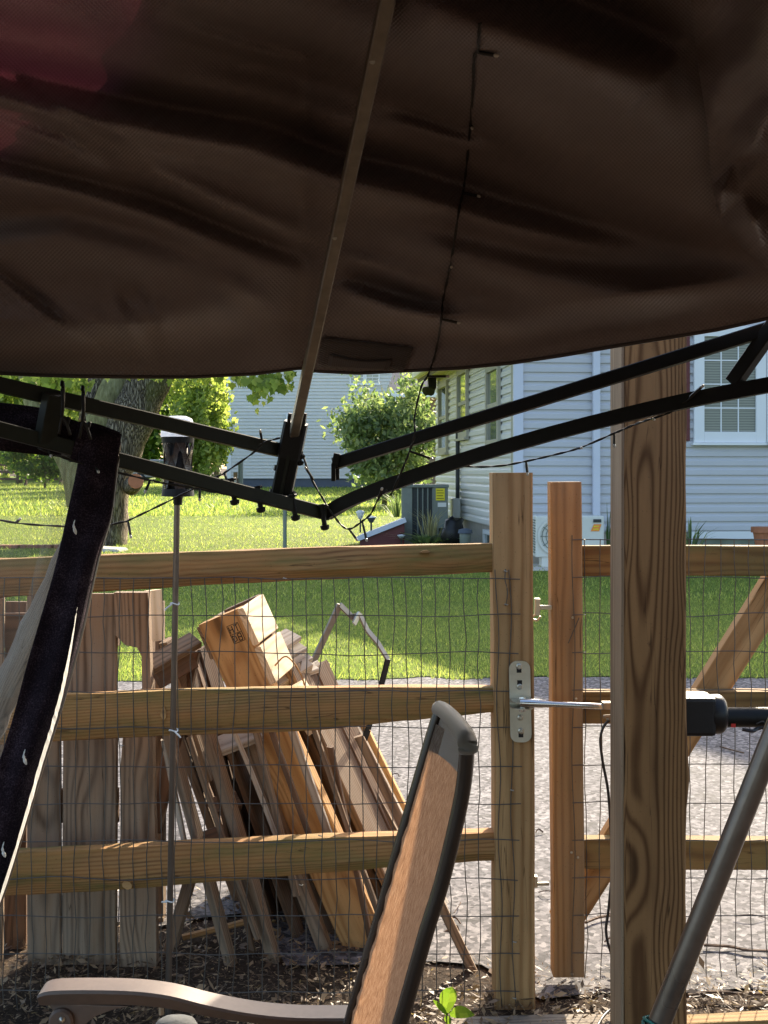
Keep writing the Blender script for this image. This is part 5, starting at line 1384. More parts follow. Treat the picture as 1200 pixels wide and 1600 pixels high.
# folds of the cloth: (line, slope change, half width); + leans the cloth down and away, - stands it up facing us
FOLDS = [
    ([(200, -60), (250, 15), (420, 45), (560, 90), (700, 150), (860, 235), (1000, 310), (1090, 360)], 1.0, 62),
    ([(620, 60), (760, 100), (960, 190), (1100, 260)], .6, 50),
    ([(-150, 50), (0, 112), (90, 165), (180, 215), (250, 262)], .9, 9),
    ([(150, 236), (255, 288), (330, 325), (420, 362), (520, 398)], 1.1, 20),
    ([(520, 405), (590, 425), (660, 452), (712, 474)], 1.2, 15),
    ([(-300, 600), (0, 552), (200, 548), (330, 520), (450, 470), (500, 445)], .75, 46),
    ([(505, 505), (640, 520), (800, 532), (1000, 500), (1250, 458)], .85, 34),
    ([(-200, 5), (0, 18), (110, 38), (215, 48)], .5, 26),
    ([(60, 140), (120, 160), (180, 172)], .5, 10),
    ([(200, 425), (238, 480), (262, 560)], .6, 10),
    ([(330, 430), (380, 470), (430, 500)], .4, 16),
    ([(-400, 40), (-100, 110), (130, 160), (260, 188), (400, 212), (520, 258), (640, 285), (780, 332), (900, 362), (1060, 392), (1250, 420)], -1.6, 30),
    ([(560, 310), (700, 370), (850, 410), (1000, 432), (1250, 450)], -.9, 38),
    ([(-300, 200), (0, 262), (130, 292), (260, 332), (400, 388), (520, 430)], -1.3, 19),
    ([(520, 438), (620, 472), (730, 494)], -1.3, 12),
    ([(-200, 330), (0, 432), (90, 500), (176, 556)], -1.5, 9),
    ([(170, 440), (205, 500), (240, 566)], -.6, 10),
    ([(250, 22), (400, 70), (560, 112)], -1.0, 13),
    ([(-100, 150), (0, 182), (100, 217), (170, 262)], -1.0, 11),
    ([(560, -80), (760, -10), (900, 40), (1050, 100), (1105, 190)], -1.1, 58),
    ([(600, 172), (700, 205), (800, 232)], -.7, 14),
    ([(-200, 380), (100, 350), (300, 400), (420, 440)], -.5, 40),
]
def edge_depth(px):
    k = (px-600)/F
    tl = (k*CORN.y-CORN.x)/(LDIR.x-k*LDIR.y); tr = (k*CORN.y-CORN.x)/(RDIR.x-k*RDIR.y)
    return CORN.y + (LDIR.y*tl if px < 476 else RDIR.y*tr)
def panel_grid(ns=260, nv=190, folds=True, back=0.0, xb=None):
    PX = np.linspace(-460, 1640, ns); TOP = -170.0; fold_k = .0030
    yb = np.interp(PX, EX, EYp); yb = np.where(PX < -40, 580-(-40-PX)*.03, yb); yb = np.where(PX > 1250, 487-(PX-1250)*.10, yb)
    zb = np.array([edge_depth(p) for p in PX]); zt = zb*.56
    v = np.linspace(0, 1, nv)[:, None]
    PY = yb[None, :]*(1-v) + TOP*v; XX = np.repeat(PX[None, :], nv, 0)
    if xb is not None:      # start each row at the open edge of this layer
        x0 = np.interp(PY[:, 0], xb[0], xb[1])[:, None]
        XX = x0 + (XX+460)/2100*(1640-x0)
        yb = None
    zbx = np.interp(XX, PX, zb); dep = zbx*(1-v) + zbx*.56*v + back*np.clip(v*8, .12, 1)
    Hh = np.zeros_like(PY)
    for (pl, a, w) in FOLDS:
        d, t = seg_dist(XX, PY, pl); x = d/w
        Hh += a*fold_k*w*x*np.exp(-x*x*.75)*np.clip((1-t)*3, 0, 1)*np.clip(t*4+.1, 0, 1)
    dep = dep + Hh*np.clip(v*9, 0, 1)
    dep = dep + .004*np.array([[noise.noise((x*.006, y*.013, 1)) for x in PX] for y in np.linspace(590, -170, nv)])*np.clip(v*9, 0, 1)
    co = np.stack([(XX-600)*dep/F, dep, EYE-(PY-HY)*dep/F], -1)
    vs = [Vector(c) for c in co.reshape(-1, 3)]
    uv = [((x-600)*.0012, y*.0012) for x, y in zip(XX.ravel(), PY.ravel())]
    fs = [(j*ns+i, j*ns+i+1, j*ns+i+1+ns, j*ns+i+ns) for j in range(nv-1) for i in range(ns-1)]
    # the cloth carries on over our heads to the peak
    n0 = len(vs); last = vs[-ns:]; rows = 7
    for r in range(1, rows):
        f = r/(rows-1)
        for i in range(ns):
            vs.append(last[i].lerp(APEX, f*.98)); uv.append(((PX[i]-600)*.0012, (TOP-200*f)*.0012))
        for i in range(ns-1):
            a = n0+(r-2)*ns+i; fs.append((a, a+1, a+1+ns, a+ns))
    return vs, fs, uv
def set_uv(o, uv):
    l = o.data.uv_layers.new(name='weave')
    idx = np.empty(len(o.data.loops), np.int32); o.data.loops.foreach_get('vertex_index', idx)
    l.data.foreach_set('uv', np.asarray(uv, np.float32)[idx].ravel())
can = thing('gazebo_canopy', 'sagging dark brown fabric gazebo canopy filling the top of the view', 'canopy', Vector((CORN.x, CORN.y, 1.42)))
vs, fs, uv = panel_grid()
cl = mesh_obj('cloth', vs, fs, M['canopy'], can, None, True); set_uv(cl, uv)
bvh = BVHTree.FromPolygons(vs, fs)
def on_canopy(px, py, off=.004):
    d = P(px, py, 1.0) - Vector((0, 0, EYE)); d.normalize()
    h = bvh.ray_cast(Vector((0, 0, EYE)), d)
    if h[0] is None: return None
    return h[0] - d*off
rib0 = RIB0
for k in range(60):
    zz = 1.5 - k*.01; rib1 = P(607, -10, zz); ok = True
    for f in np.linspace(.12, 1, 40):
        q = rib0.lerp(rib1, f); px, py = 600+q.x*F/q.y, HY-(q.z-EYE)*F/q.y
        h = on_canopy(px, py, 0)
        if h is not None and h.y < q.y + .014: ok = False
    if ok: break
ribd = rib1-rib0
mb = MB(); mb.bar(rib0, rib0+ribd*2.0, .0165, .0165, (0, 0, 1), .002); mb.build('hip_rib', M['bronze_metal'], gz_f)
for f in (.585, .905): MB().lathe(rib0+ribd*f+Vector((-.002, -.009, -.004)), [(.0035, 0), (.003, .002), (.001, .0021)], 8, (0, -1, -.3)).build('rivet', M['zinc'], gz_f)
# upper layer of cloth lying over the inner one, open at the upper left
v2, f2, u2 = panel_grid(ns=110, nv=120, back=.04, xb=([-170, 0, 50, 95, 135, 150, 165, 195, 215, 240, 330], [246, 243, 230, 202, 178, 120, 70, 62, 45, 0, -460]))
o2 = mesh_obj('outer_layer', v2, f2, M['canopy_top'], can, None, True); set_uv(o2, u2)
# the far half of the roof behind us
rb = MB(); E_ = [vs[i] for i in (0, 259)]; q0, q1 = vs[0], vs[259]
bk = [Vector((-1.25, -.2, 1.42)), Vector((-1.0, -1.7, 1.45)), Vector((.3, -1.9, 1.48)), Vector((1.7, -1.6, 1.46)), Vector((1.75, .1, 1.5))]
ring = [q0] + bk + [q1]
for i in range(len(ring)-1): rb.tri(ring[i], ring[i+1], APEX)
rb.build('rear_cloth', M['canopy_top'], can)
# hem along the lower edge
hem = MB(); ep = [Vector(v) for v in vs[:260]]
hem.tube(ep, .0035, 6); hem.build('hem', M['pocket'], can, smooth=True)
# corner pocket with its slit
def patch(name, quad, off, mat, nx=14, ny=6, sag=0.0):
    vs, fs, uv = [], [], []
    for j in range(ny):
        for i in range(nx):
            u, v = i/(nx-1), j/(ny-1)
            x = (quad[0][0]*(1-u)+quad[1][0]*u)*(1-v)+(quad[3][0]*(1-u)+quad[2][0]*u)*v
            y = (quad[0][1]*(1-u)+quad[1][1]*u)*(1-v)+(quad[3][1]*(1-u)+quad[2][1]*u)*v
            y += sag*math.sin(math.pi*u)*(1-v)
            p = on_canopy(x, min(y, interp(x, EX, EYp)-2.5), off) or P(x, y, 2.1)
            if y > interp(x, EX, EYp)-2.5: p.z -= (y-interp(x, EX, EYp)+2.5)*p.y/F
            vs.append(p); uv.append((u*.1, v*.1)); 
    for j in range(ny-1):
        for i in range(nx-1): a = j*nx+i; fs.append((a, a+1, a+1+nx, a+nx))
    o = mesh_obj(name, vs, fs, M[mat], can, None, True); set_uv(o, uv)
    so = o.modifiers.new('thick', 'SOLIDIFY'); so.thickness = .0015; so.offset = 0
    return o
pk = patch('corner_pocket', [(503, 527), (646, 543), (630, 580), (496, 575)], .006, 'pocket')
patch('pocket_flap', [(515, 553), (612, 562), (606, 579), (512, 574)], .012, 'pocket', sag=6)
# crumpled loose flap at the upper right
def crumple():
    from mathutils.geometry import delaunay_2d_cdt
    C_ = [(1062, -200, .0), (1073, -60, .0), (1090, 100, 0), (1106, 200, 0), (1112, 290, 0), (1119, 310, -.03), (1126, 345, 0), (1163, 390, 0), (1203, 425, 0), (1290, 490, 0),
          (1112, 162, -.035), (1138, 112, -.055), (1150, 20, -.02), (1184, 222, -.085), (1150, 252, -.01), (1128, 302, -.055), (1155, 301, -.035), (1206, 236, -.02), (1202, 176, -.09),
          (1178, 150, -.05), (1170, 95, -.085), (1205, 10, -.12), (1180, 345, -.075), (1205, 325, -.02), (1240, 385, -.08), (1300, 100, -.14), (1300, 250, -.04), (1310, 400, -.14),
          (1480, -200, -.2), (1480, 120, -.1), (1480, 520, -.2), (1240, -200, -.1), (1140, -120, -.06), (1135, 205, -.02), (1195, 390, -.03)]
    pts2 = [Vector((c[0], c[1])) for c in C_]
    vo, eo, fo = delaunay_2d_cdt(pts2, [], [], 0, .001)[:3]
    off = {(round(c[0]), round(c[1])): c[2] for c in C_}
    bm = bmesh.new(); bv = []
    for v in vo:
        bv.append(bm.verts.new((v.x, v.y, off.get((round(v.x), round(v.y)), 0)*1000)))
    for f in fo:
        cx = sum(vo[i].x for i in f)/3; cy = sum(vo[i].y for i in f)/3
        if cx < interp(cy, [-200, 0, 100, 200, 290, 345, 390, 425, 490], [1062, 1076, 1090, 1106, 1112, 1126, 1163, 1203, 1290]) - 1: continue
        bm.faces.new([bv[i] for i in f])
    for v in list(bm.verts):
        if not v.link_faces: bm.verts.remove(v)
    bmesh.ops.subdivide_edges(bm, edges=bm.edges[:], cuts=3, use_grid_fill=True)
    for k in range(1): bmesh.ops.smooth_vert(bm, verts=[v for v in bm.verts if not v.is_boundary], factor=.5, use_axis_x=True, use_axis_y=True, use_axis_z=True)
    bmesh.ops.subdivide_edges(bm, edges=bm.edges[:], cuts=1, use_grid_fill=True, smooth=.6)
    uv = []
    for i, v in enumerate(bm.verts):
        x, y = v.co.x, v.co.y
        h = on_canopy(min(max(x, 1050), 1199), max(min(y, 430), 3), 0)
        d = (h.y if h else 1.5) - .03 + 1.7*v.co.z/1000 + .003*noise.noise((x*.03, y*.03, 2))
        uv.append(((x-600)*.0012, y*.0012)); v.co = P(x, y, d)
    me = bpy.data.meshes.new('loose_flap'); bm.to_mesh(me); bm.free(); me.materials.append(M['canopy'])
    me.polygons.foreach_set('use_smooth', [True]*len(me.polygons))
    o = place(bpy.data.objects.new('loose_flap', me), None, can); set_uv(o, uv)
    return o
crumple()

# ------------------------------------------------------------------ mosquito netting at left
nt = thing('mosquito_netting', 'black hemmed mosquito netting hanging and swept to the left', 'netting', P(120, 690, 1.92))
def ribbon(name, rows, mat, nx=10, curl=0.02, seed=0, thick=.0016, uvs=1.0):
    """rows: (left px, left y, right px, right y, depth)"""
    cr = catmull([Vector(r) for r in rows], 6); vs, fs, uv = [], [], []
    for j, r in enumerate(cr):
        for i in range(nx):
            u = i/(nx-1)
            x, y = r[0]*(1-u)+r[2]*u, r[1]*(1-u)+r[3]*u
            dd = r[4] + curl*(u-.5)**2*4*(1 if u > .5 else .4) - .003*math.sin(u*7+j*.15+seed) + .010*noise.noise((u*2.2, j*.10, seed))
            vs.append(P(x, y, dd)); uv.append((u*.12*uvs, j*.02*uvs))
    for j in range(len(cr)-1):
        for i in range(nx-1): a = j*nx+i; fs.append((a, a+1, a+1+nx, a+nx))
    o = mesh_obj(name, vs, fs, M[mat], nt, None, True); set_uv(o, uv)
    if thick:
        so = o.modifiers.new('thick', 'SOLIDIFY'); so.thickness = thick; so.offset = 0
    return o
ribbon('top_band', [(-220, 590, -220, 690, 1.88), (-60, 622, -60, 700, 1.90), (20, 631, 20, 706, 1.91), (75, 640, 75, 712, 1.92), (120, 658, 120, 718, 1.93), (150, 662, 150, 726, 1.93), (188, 676, 180, 732, 1.94)], 'hem', seed=2, curl=.004)
ribbon('hem_band', [(120, 672, 190, 678, 1.915), (122, 720, 181, 735, 1.905), (108, 790, 172, 808, 1.88), (88, 880, 152, 870, 1.85), (68, 950, 128, 980, 1.82), (42, 1040, 100, 1085, 1.79), (18, 1130, 70, 1180, 1.76), (-8, 1210, 40, 1280, 1.73), (-40, 1300, 2, 1400, 1.70), (-90, 1420, -50, 1540, 1.66), (-130, 1560, -90, 1680, 1.62)], 'hem', nx=14, curl=.010, seed=5)
ed = MB(); ed.tube(catmull([P(187, 690, 1.94), P(181, 740, 1.93), P(172, 808, 1.91), P(153, 872, 1.88), P(129, 980, 1.85), P(101, 1085, 1.82), P(71, 1180, 1.79), P(41, 1280, 1.76), P(3, 1400, 1.73), P(-49, 1540, 1.69)], 5), .0035, 6); ed.build('binding', M['tube_grey'], nt, smooth=True)
ribbon('sheer_panel', [(-230, 650, 130, 700, 1.93), (-230, 720, 122, 730, 1.92), (-230, 800, 105, 810, 1.90), (-230, 900, 82, 900, 1.87), (-230, 1000, 55, 1000, 1.84), (-230, 1100, 25, 1100, 1.81), (-230, 1220, -10, 1220, 1.77)], 'net', nx=16, curl=.01, thick=0, seed=7, uvs=9)
ribbon('sheer_fold', [(98, 700, 130, 706, 1.925), (90, 760, 116, 770, 1.91), (74, 820, 104, 830, 1.89), (54, 890, 86, 890, 1.865), (30, 990, 60, 990, 1.84), (0, 1090, 28, 1090, 1.81)], 'net', nx=8, curl=.01, thick=0, seed=9, uvs=4)
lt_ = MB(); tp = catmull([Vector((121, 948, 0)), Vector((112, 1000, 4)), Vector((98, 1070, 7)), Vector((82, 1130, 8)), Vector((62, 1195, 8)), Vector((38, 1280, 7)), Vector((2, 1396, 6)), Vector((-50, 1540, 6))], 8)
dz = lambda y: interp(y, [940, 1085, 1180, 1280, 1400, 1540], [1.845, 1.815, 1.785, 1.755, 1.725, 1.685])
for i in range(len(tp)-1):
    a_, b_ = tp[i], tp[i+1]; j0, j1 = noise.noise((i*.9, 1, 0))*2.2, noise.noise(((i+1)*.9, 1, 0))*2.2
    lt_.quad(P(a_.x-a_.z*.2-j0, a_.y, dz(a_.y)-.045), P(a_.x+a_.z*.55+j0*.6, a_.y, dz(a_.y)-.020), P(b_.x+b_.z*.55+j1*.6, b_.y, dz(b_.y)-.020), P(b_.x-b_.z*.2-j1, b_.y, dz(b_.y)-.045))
lt_.build('sunlit_edge', M['tie'], nt)  # white strip paints in the sun along the right edge of the hem band
for (x, d) in ((98, 1.89), (130, 1.905)):
    y = interp(x, [0, 448], [600, 706]) - 6
    hk = MB(); c = P(x, y, d-.012)
    hk.tube(catmull([c+Vector((-.004, .02, -.004)), c+Vector((-.003, .012, .016)), c+Vector((0, -.004, .018)), c+Vector((.002, -.006, -.012)), c+Vector((0, -.003, -.034)), c+Vector((.006, 0, -.046)), c+Vector((.01, 0, -.034))], 5), .003, 6)
    hk.build('hook', M['black_plastic'], nt, smooth=True)
    lo = MB(); lo.tube(catmull([c+Vector((-.006, 0, -.06)), c+Vector((.002, -.004, -.034)), c+Vector((.012, 0, -.062))], 5), .0025, 6); lo.build('loop', M['string'], nt, smooth=True)
patch_pts = [P(128, 652, 1.91), P(134, 652, 1.91), P(141, 722, 1.915), P(108, 722, 1.915)]
mb = MB(); mb.quad(*patch_pts); mb.build('tab', M['hem'], nt)
for (x, y) in ((116, 825), (38, 1185), (5, 1330)):
    mb = MB(); c = P(x, y, 1.83 if y < 900 else 1.735 if y < 1200 else 1.70)
    mb.tube(catmull([c+Vector((0, .004, .012)), c+Vector((-.001, 0, .004)), c+Vector((.001, 0, -.004)), c+Vector((.002, .004, -.010))], 4), [.0004, .0006, .001, .0008, .0014, .002, .0016, .0024, .0026, .0022, .0018, .001, .0005], 7); mb.build('bird_dropping', M['tie'], nt)

# ------------------------------------------------------------------ solar torch on a thin pole
TD = 2.70
tor = thing('solar_torch', 'thin black pole carrying a dark lattice lantern with pale top', 'solar torch', (P(262, 0, TD).x, TD, 0))
b0, b1 = P(262, 1620, TD), P(277, 770, TD)
q = MB(); q.tube([b0, b1], .0068, 12); smooth_by_angle(q.build('pole', M['tube_grey'], tor), 50)
cL = P(278, 775, TD); H = 92*TD/F; Rr = 25.5*TD/F
def lantern():
    """barrel wall with diamond openings: lattice of crossing bands between two rings"""
    n = 5; rows = 3; ring = MB()
    def rad(f): return Rr*(1-.13*math.sin(math.pi*f))
    for (f0, f1) in ((0, .12), (.9, 1.0)):
        ring = MB()
        vs0 = [(rad(f0), H*f0), (rad(f1), H*f1), (rad(f1)-.003, H*f1), (rad(f0)-.003, H*f0)]
        k = 32; n0 = len(ring.v)
        for (r, h) in vs0:
            for j in range(k): a = j*2*math.pi/k; ring.v.append(cL+Vector((r*math.cos(a), r*math.sin(a), h)))
        for i in range(4):
            for j in range(k): a, b = n0+i*k+j, n0+i*k+(j+1) % k; c, d = n0+((i+1) % 4)*k+(j+1) % k, n0+((i+1) % 4)*k+j; ring.f.append((a, b, c, d))
        o = ring.build('shade_ring', M['black_metal'], tor)
    lat = MB()
    for sgn in (-1, 1):
        for k in range(n):
            pts, ws = [], []
            m_ = 26; n0 = len(lat.v)
            for i in range(m_):
                f = .1+.82*i/(m_-1); a = (k + sgn*(f-.1)/.82*1.0)*2*math.pi/n
                wz = .0085 + .007*abs(math.cos(math.pi*(f-.1)/.82*2))
                r = rad(f)
                for (da, dr) in ((-wz/r/1.6, 0), (wz/r/1.6, 0), (wz/r/1.6, -.003), (-wz/r/1.6, -.003)):
                    lat.v.append(cL+Vector(((r+dr)*math.cos(a+da), (r+dr)*math.sin(a+da), H*f)))
            for i in range(m_-1):
                for j in range(4):
                    p, q_ = n0+i*4+j, n0+i*4+(j+1) % 4; lat.f.append((p, q_, q_+4, p+4))
    lat.build('lattice', M['chair_frame'], o)
    inn = MB(); inn.lathe(cL+Vector((0, 0, .004)), [(Rr*.62, 0), (Rr*.6, H*.9)], 20); inn.build('light_core', M['ink'], tor, smooth=True)
    tp = MB(); tp.lathe(cL+Vector((0, 0, H+.0005)), [(Rr*1.04, 0), (Rr*1.04, .004), (Rr*.98, .028), (Rr*.86, .040), (Rr*.5, .046), (0, .047)], 28); smooth_by_angle(tp.build('solar_top', M['frost'], tor), 40)
    bt = MB(); bt.lathe(cL+Vector((0, 0, -.02)), [(.009, 0), (.011, .018), (Rr*.95, .0195), (Rr*.95, .022)], 20); bt.build('base_cup', M['black_metal'], tor)
lantern()
for (x, y) in ((273, 943), (271, 1141), (265, 1407)):
    z_ = MB(); c = P(x, y, TD)
    z_.tube([c+Vector((.0095*math.cos(j*.5236), .0095*math.sin(j*.5236), .002*math.sin(j))) for j in range(13)], .0017, 6)
    z_.tube([c+Vector((-.004, -.010, 0)), c+Vector((-.016, -.012, -.009)), c+Vector((-.02, -.012, -.014))] if y < 1000 else [c+Vector((.004, -.010, 0)), c+Vector((.014, -.013, -.009)), c+Vector((.018, -.012, -.014))] if y < 1300 else [c+Vector((-.004, -.01, 0)), c+Vector((-.016, -.012, .001))], .002, 5)
    z_.build('cable_tie', M['tie'], tor)

# ------------------------------------------------------------------ string lights
def strand(name, label, pts, stubs, r=.0015):
    t = thing(name, label, 'string lights', pts[0], 'strands of fairy lights')
    mb = MB(); cp = catmull(pts, 5)
    for ph in (0, math.pi):
        tw = [p + Vector((math.cos(i*1.1+ph), 0, math.sin(i*1.1+ph)))*r*.7 for i, p in enumerate(cp)]
        mb.tube(tw, r*.75, 5)
    mb.build('wire', M['string'], t, smooth=True)
    for (a, b) in stubs:
        a, b = Vector(a), Vector(b); d = (b-a)
        s = MB(); s.tube([a, a+d*.3, b], [.0016, .0022, .0024], 6); so = s.build('socket', M['string'], t)
        MB().lathe(b, [(.0018, 0), (.0024, .002), (.0019, .005), (0, .0065)], 8, d).build('bulb', M['bulb'], so, smooth=True)
    return t
def oc(x, y, o=.008):
    return on_canopy(x, y, o) or P(x, y, 1.95)
pts = [oc(750, 36), oc(748, 62), oc(747, 78), oc(741, 92), oc(739, 140), oc(735, 195), oc(729, 260), oc(724, 298), oc(717, 330), oc(708, 390), oc(700, 432), oc(692, 470), oc(690, 498), oc(683, 540), oc(675, 570), P(668, 588, 2.04), P(658, 605, 2.05), P(648, 650, 2.06), P(648, 678, 2.045), P(640, 705, 2.06), P(628, 735, 2.08), P(610, 775, 2.10)]
strand('string_lights', 'thin twisted light string hanging down the canopy underside', pts,
       [(oc(747, 82), oc(772, 86, .012)), (oc(735, 196), oc(737, 199, .02)), (oc(724, 301), oc(745, 306, .012)), (oc(702, 424), oc(705, 418, .02)), (oc(690, 499), oc(714, 504, .012)), (P(668, 588, 2.04), P(697, 588, 2.03)), (P(640, 705, 2.06), P(672, 716, 2.05))])
strand('string_lights', 'light string drooping along the left rails past the lantern', [P(-30, 806, 1.97), P(25, 817, 2.0), P(90, 822, 2.02), P(150, 823, 2.04), P(195, 815, 2.06), P(203, 812, 2.06), P(245, 792, 2.07), P(300, 765, 2.08), P(345, 742, 2.09), P(352, 738, 2.09), P(395, 708, 2.1), P(412, 692, 2.1), P(438, 684, 2.12)],
       [(P(200, 813, 2.06), P(204, 836, 2.05)), (P(350, 739, 2.09), P(357, 756, 2.08)), (P(410, 693, 2.1), P(407, 676, 2.09)), (P(24, 817, 2.0), P(30, 812, 1.99))])
strand('string_lights', 'light string clipped under the lower left rail beside the netting', [P(60, 700, 1.88), P(120, 722, 1.90), P(200, 742, 1.94), P(243, 752, 1.98), P(262, 756, 2.0), P(300, 762, 2.02), P(330, 768, 2.04), P(375, 776, 2.07), P(430, 790, 2.1)],
       [(P(76, 704, 1.88), P(79, 711, 1.87)), (P(150, 731, 1.9), P(153, 736, 1.89)), (P(235, 750, 1.97), P(228, 766, 1.96)), (P(312, 764, 2.02), P(312, 778, 2.02))])
strand('string_lights', 'light string looping below the black corner joint', [P(470, 700, 2.14), P(485, 745, 2.14), P(508, 785, 2.13), P(517, 800, 2.13), P(535, 822, 2.12), P(548, 826, 2.12), P(565, 815, 2.11), P(580, 802, 2.1), P(592, 778, 2.09), P(605, 765, 2.09)],
       [(P(490, 750, 2.14), P(479, 733, 2.13)), (P(545, 826, 2.12), P(556, 841, 2.12)), (P(566, 815, 2.11), P(572, 841, 2.10)), (P(590, 782, 2.09), P(596, 766, 2.08))])
strand('string_lights', 'light string swagged from right rail across the fence post top', [P(700, 722, 2.07), P(735, 729, 2.08), P(780, 728, 2.06), P(820, 721, 2.05), P(860, 712, 2.04), P(905, 700, 2.02), P(957, 678, 2.0), P(962, 676, 2.0), P(990, 664, 1.99), P(1012, 656, 1.95), P(1045, 645, 1.92), P(1075, 625, 1.89), P(1094, 606, 1.87)],
       [(P(822, 721, 2.05), P(824, 738, 2.05)), (P(960, 677, 2.0), P(960, 694, 2.0)), (P(1018, 654, 1.94), P(1021, 655, 1.93)), (P(900, 701, 2.02), P(907, 700, 2.01)), (P(1078, 620, 1.88), P(1096, 605, 1.86))])

# ------------------------------------------------------------------ patio chair
chr_ = thing('patio_chair', 'brown framed patio sling chair facing left with curved arm', 'chair', (0.0, 1.4, 0.0))
farp = [P(686, 1112, 1.60), P(680, 1130, 1.60), P(668, 1170, 1.60), P(645, 1250, 1.60), P(616, 1350, 1.60), P(588, 1450, 1.60), P(562, 1540, 1.60), P(545, 1600, 1.60), P(517, 1700, 1.60)]
nearp = [P(728, 1158, 1.20), P(729, 1180, 1.20), P(724, 1230, 1.20), P(712, 1290, 1.20), P(690, 1380, 1.20), P(668, 1450, 1.20), P(648, 1520, 1.20), P(625, 1600, 1.20), P(592, 1700, 1.20)]
for pts in (farp, nearp):
    cp = catmull(pts, 5)
    q = MB(); q.tube(cp, .0078, 12, flat=1.35, up=(0, 1, 0)); q.build('back_post', M['chair_frame'], chr_, smooth=True)
    MB().tube([cp[-1], cp[-1]+Vector((-.02, 0, -.18)), cp[-1]+Vector((.08, 0, -.47))], .0095, 10).build('leg', M['chair_frame'], chr_, smooth=True)
def sling():
    fp, np_ = catmull(farp[1:], 10), catmull(nearp[1:], 10); nx = 18; vs, fs, uv = [], [], []
    n = min(len(fp), len(np_))
    for j in range(n):
        for i in range(nx):
            u = i/(nx-1); p = fp[j].lerp(np_[j], .02+.96*u)
            sag = .012*math.sin(math.pi*u) + (.0013*math.sin(j*1.4)*(math.exp(-u*22)+.3*math.exp(-(1-u)*22)) if j > 22 else 0)
            vs.append(p + Vector((sag, 0, -sag*.3))); uv.append((u*.4, j*.008))
    for j in range(n-1):
        for i in range(nx-1): a = j*nx+i; fs.append((a, a+1, a+1+nx, a+nx))
    o = mesh_obj('sling', vs, fs, M['sling'], chr_, None, True); set_uv(o, uv)
sling()
def head_sleeve():
    fp, np_ = catmull(farp, 10), catmull(nearp, 10); vs, fs = [], []; nx, ny = 12, 9
    for j in range(ny):
        for i in range(nx):
            u = i/(nx-1); vs.append(fp[int(j*2.6)].lerp(np_[int(j*2.6)], .01+.98*u) + Vector((.006*math.sin(math.pi*u)+.0035, 0, 0)))
    for j in range(ny-1):
        for i in range(nx-1): a = j*nx+i; fs.append((a, a+1, a+1+nx, a+nx))
    o = mesh_obj('head_sleeve', vs, fs, M['sling_grey'], chr_, None, True); set_uv(o, [(v.y, v.z) for v in vs])
head_sleeve()
tb = MB(); a, b = farp[0], nearp[0]
tb.tube(catmull([a+Vector((.004, .012, -.012)), a+Vector((0, .0, .004)), a.lerp(b, .3)+Vector((0, 0, .008)), a.lerp(b, .7)+Vector((0, 0, .008)), b+Vector((0, 0, .003)), b+Vector((.002, -.012, -.008))], 5), [.008]+[.0100]*24+[.0095], 12)
tb.build('top_bar', M['sling_grey'], chr_, smooth=True)
arm = MB()
AY = 1.66
top = [(62, 1552), (68, 1543), (90, 1538), (150, 1537), (215, 1539), (270, 1546), (330, 1561), (400, 1574), (470, 1580), (560, 1580)]
bot = [(64, 1562), (72, 1566), (92, 1566), (150, 1565), (215, 1566), (270, 1572), (330, 1584), (400, 1594), (470, 1599), (560, 1601)]
ps = catmull([Vector((t[0], t[1], b[1])) for t, b in zip(top, bot)], 4)
n0 = 0
for k, c in enumerate(ps):
    x, t, b = c; h = (b-t)*AY/F/2; cc = P(x, (t+b)/2, AY)
    wd = .022 if k > 3 else .010+.004*k
    for (yy, zz) in ((-wd, .62), (-wd*.92, .98), (0, 1.02), (wd*.92, .98), (wd, .62), (wd*.55, .5), (wd*.45, -1), (-wd*.45, -1)):
        arm.v.append(cc+Vector((0, yy, zz*h)))
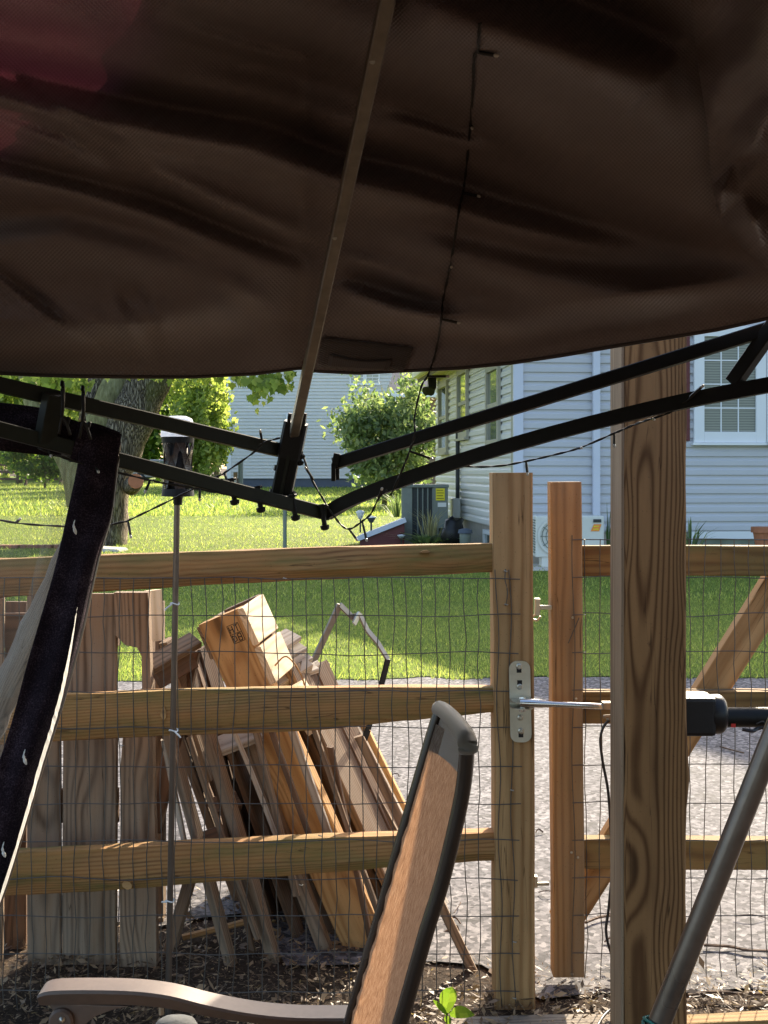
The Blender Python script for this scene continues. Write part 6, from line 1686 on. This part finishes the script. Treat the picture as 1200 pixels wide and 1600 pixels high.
for k in range(len(ps)-1):
    for j in range(8): a, b = k*8+j, k*8+(j+1) % 8; arm.f.append((a, a+8, b+8, b))
arm.f.append(tuple(range(8))); arm.f.append(tuple((len(ps)-1)*8+j for j in reversed(range(8))))
ao = smooth_by_angle(arm.build('arm', M['chair_arm'], chr_), 30)
br = MB()
pts = [(78, 1562), (150, 1566), (205, 1567), (178, 1573), (150, 1584), (128, 1602), (120, 1630), (84, 1660), (76, 1600), (92, 1585)]
n = len(pts)
for dy in (-.010, .010): br.v += [P(x, y, AY)+Vector((0, dy, 0)) for x, y in pts]
br.f += [tuple(range(n)), tuple(reversed(range(n, 2*n)))] + [(i, i+n, (i+1) % n+n, (i+1) % n) for i in range(n)]
br.build('arm_bracket', M['chair_arm'], chr_, bevel=.001)
hb = MB().lathe(P(97, 1593, AY-.010), [(.017, 0), (.017, .006), (.014, .009)], 22, (0, -1, 0)).build('hinge_disc', M['chair_arm'], chr_)
MB().lathe(P(97, 1593, AY-.019), [(.0045, 0), (.004, .002), (.0, .003)], 12, (0, -1, 0)).build('bolt', M['zinc'], hb, smooth=True)
MB().tube([P(97, 1600, AY), P(85, 1760, AY), P(60, 2200, AY)], .011, 10).build('leg', M['chair_frame'], chr_, smooth=True)
MB().tube([P(252, 1572, AY-.005), P(252, 1585, AY-.005)], .0035, 8).build('peg', M['zinc'], chr_)
sl = MB(); sl.quad(P(90, 1720, 1.62), P(520, 1705, 1.60), P(592, 1705, 1.20), P(20, 1740, 1.2)); sl.build('seat_sling', M['sling'], chr_)
fz = MB(); c = P(275, 1609, 1.45)
fz.lathe(c, [(.0, -.13), (.024, -.125), (.03, -.06), (.026, 0), (.02, .010), (.0, .012)], 20)
for v in fz.v: v += Vector((noise.noise(v*200), 0, noise.noise(v*200+Vector((3, 0, 0)))))*.0015; v.x = c.x+(v.x-c.x)*1.1
o = fz.build('fleece_bundle', M['fuzzy'], None, smooth=True)
tag(o, 'dark grey fuzzy bundle peeking up under the chair arm', 'bundle')
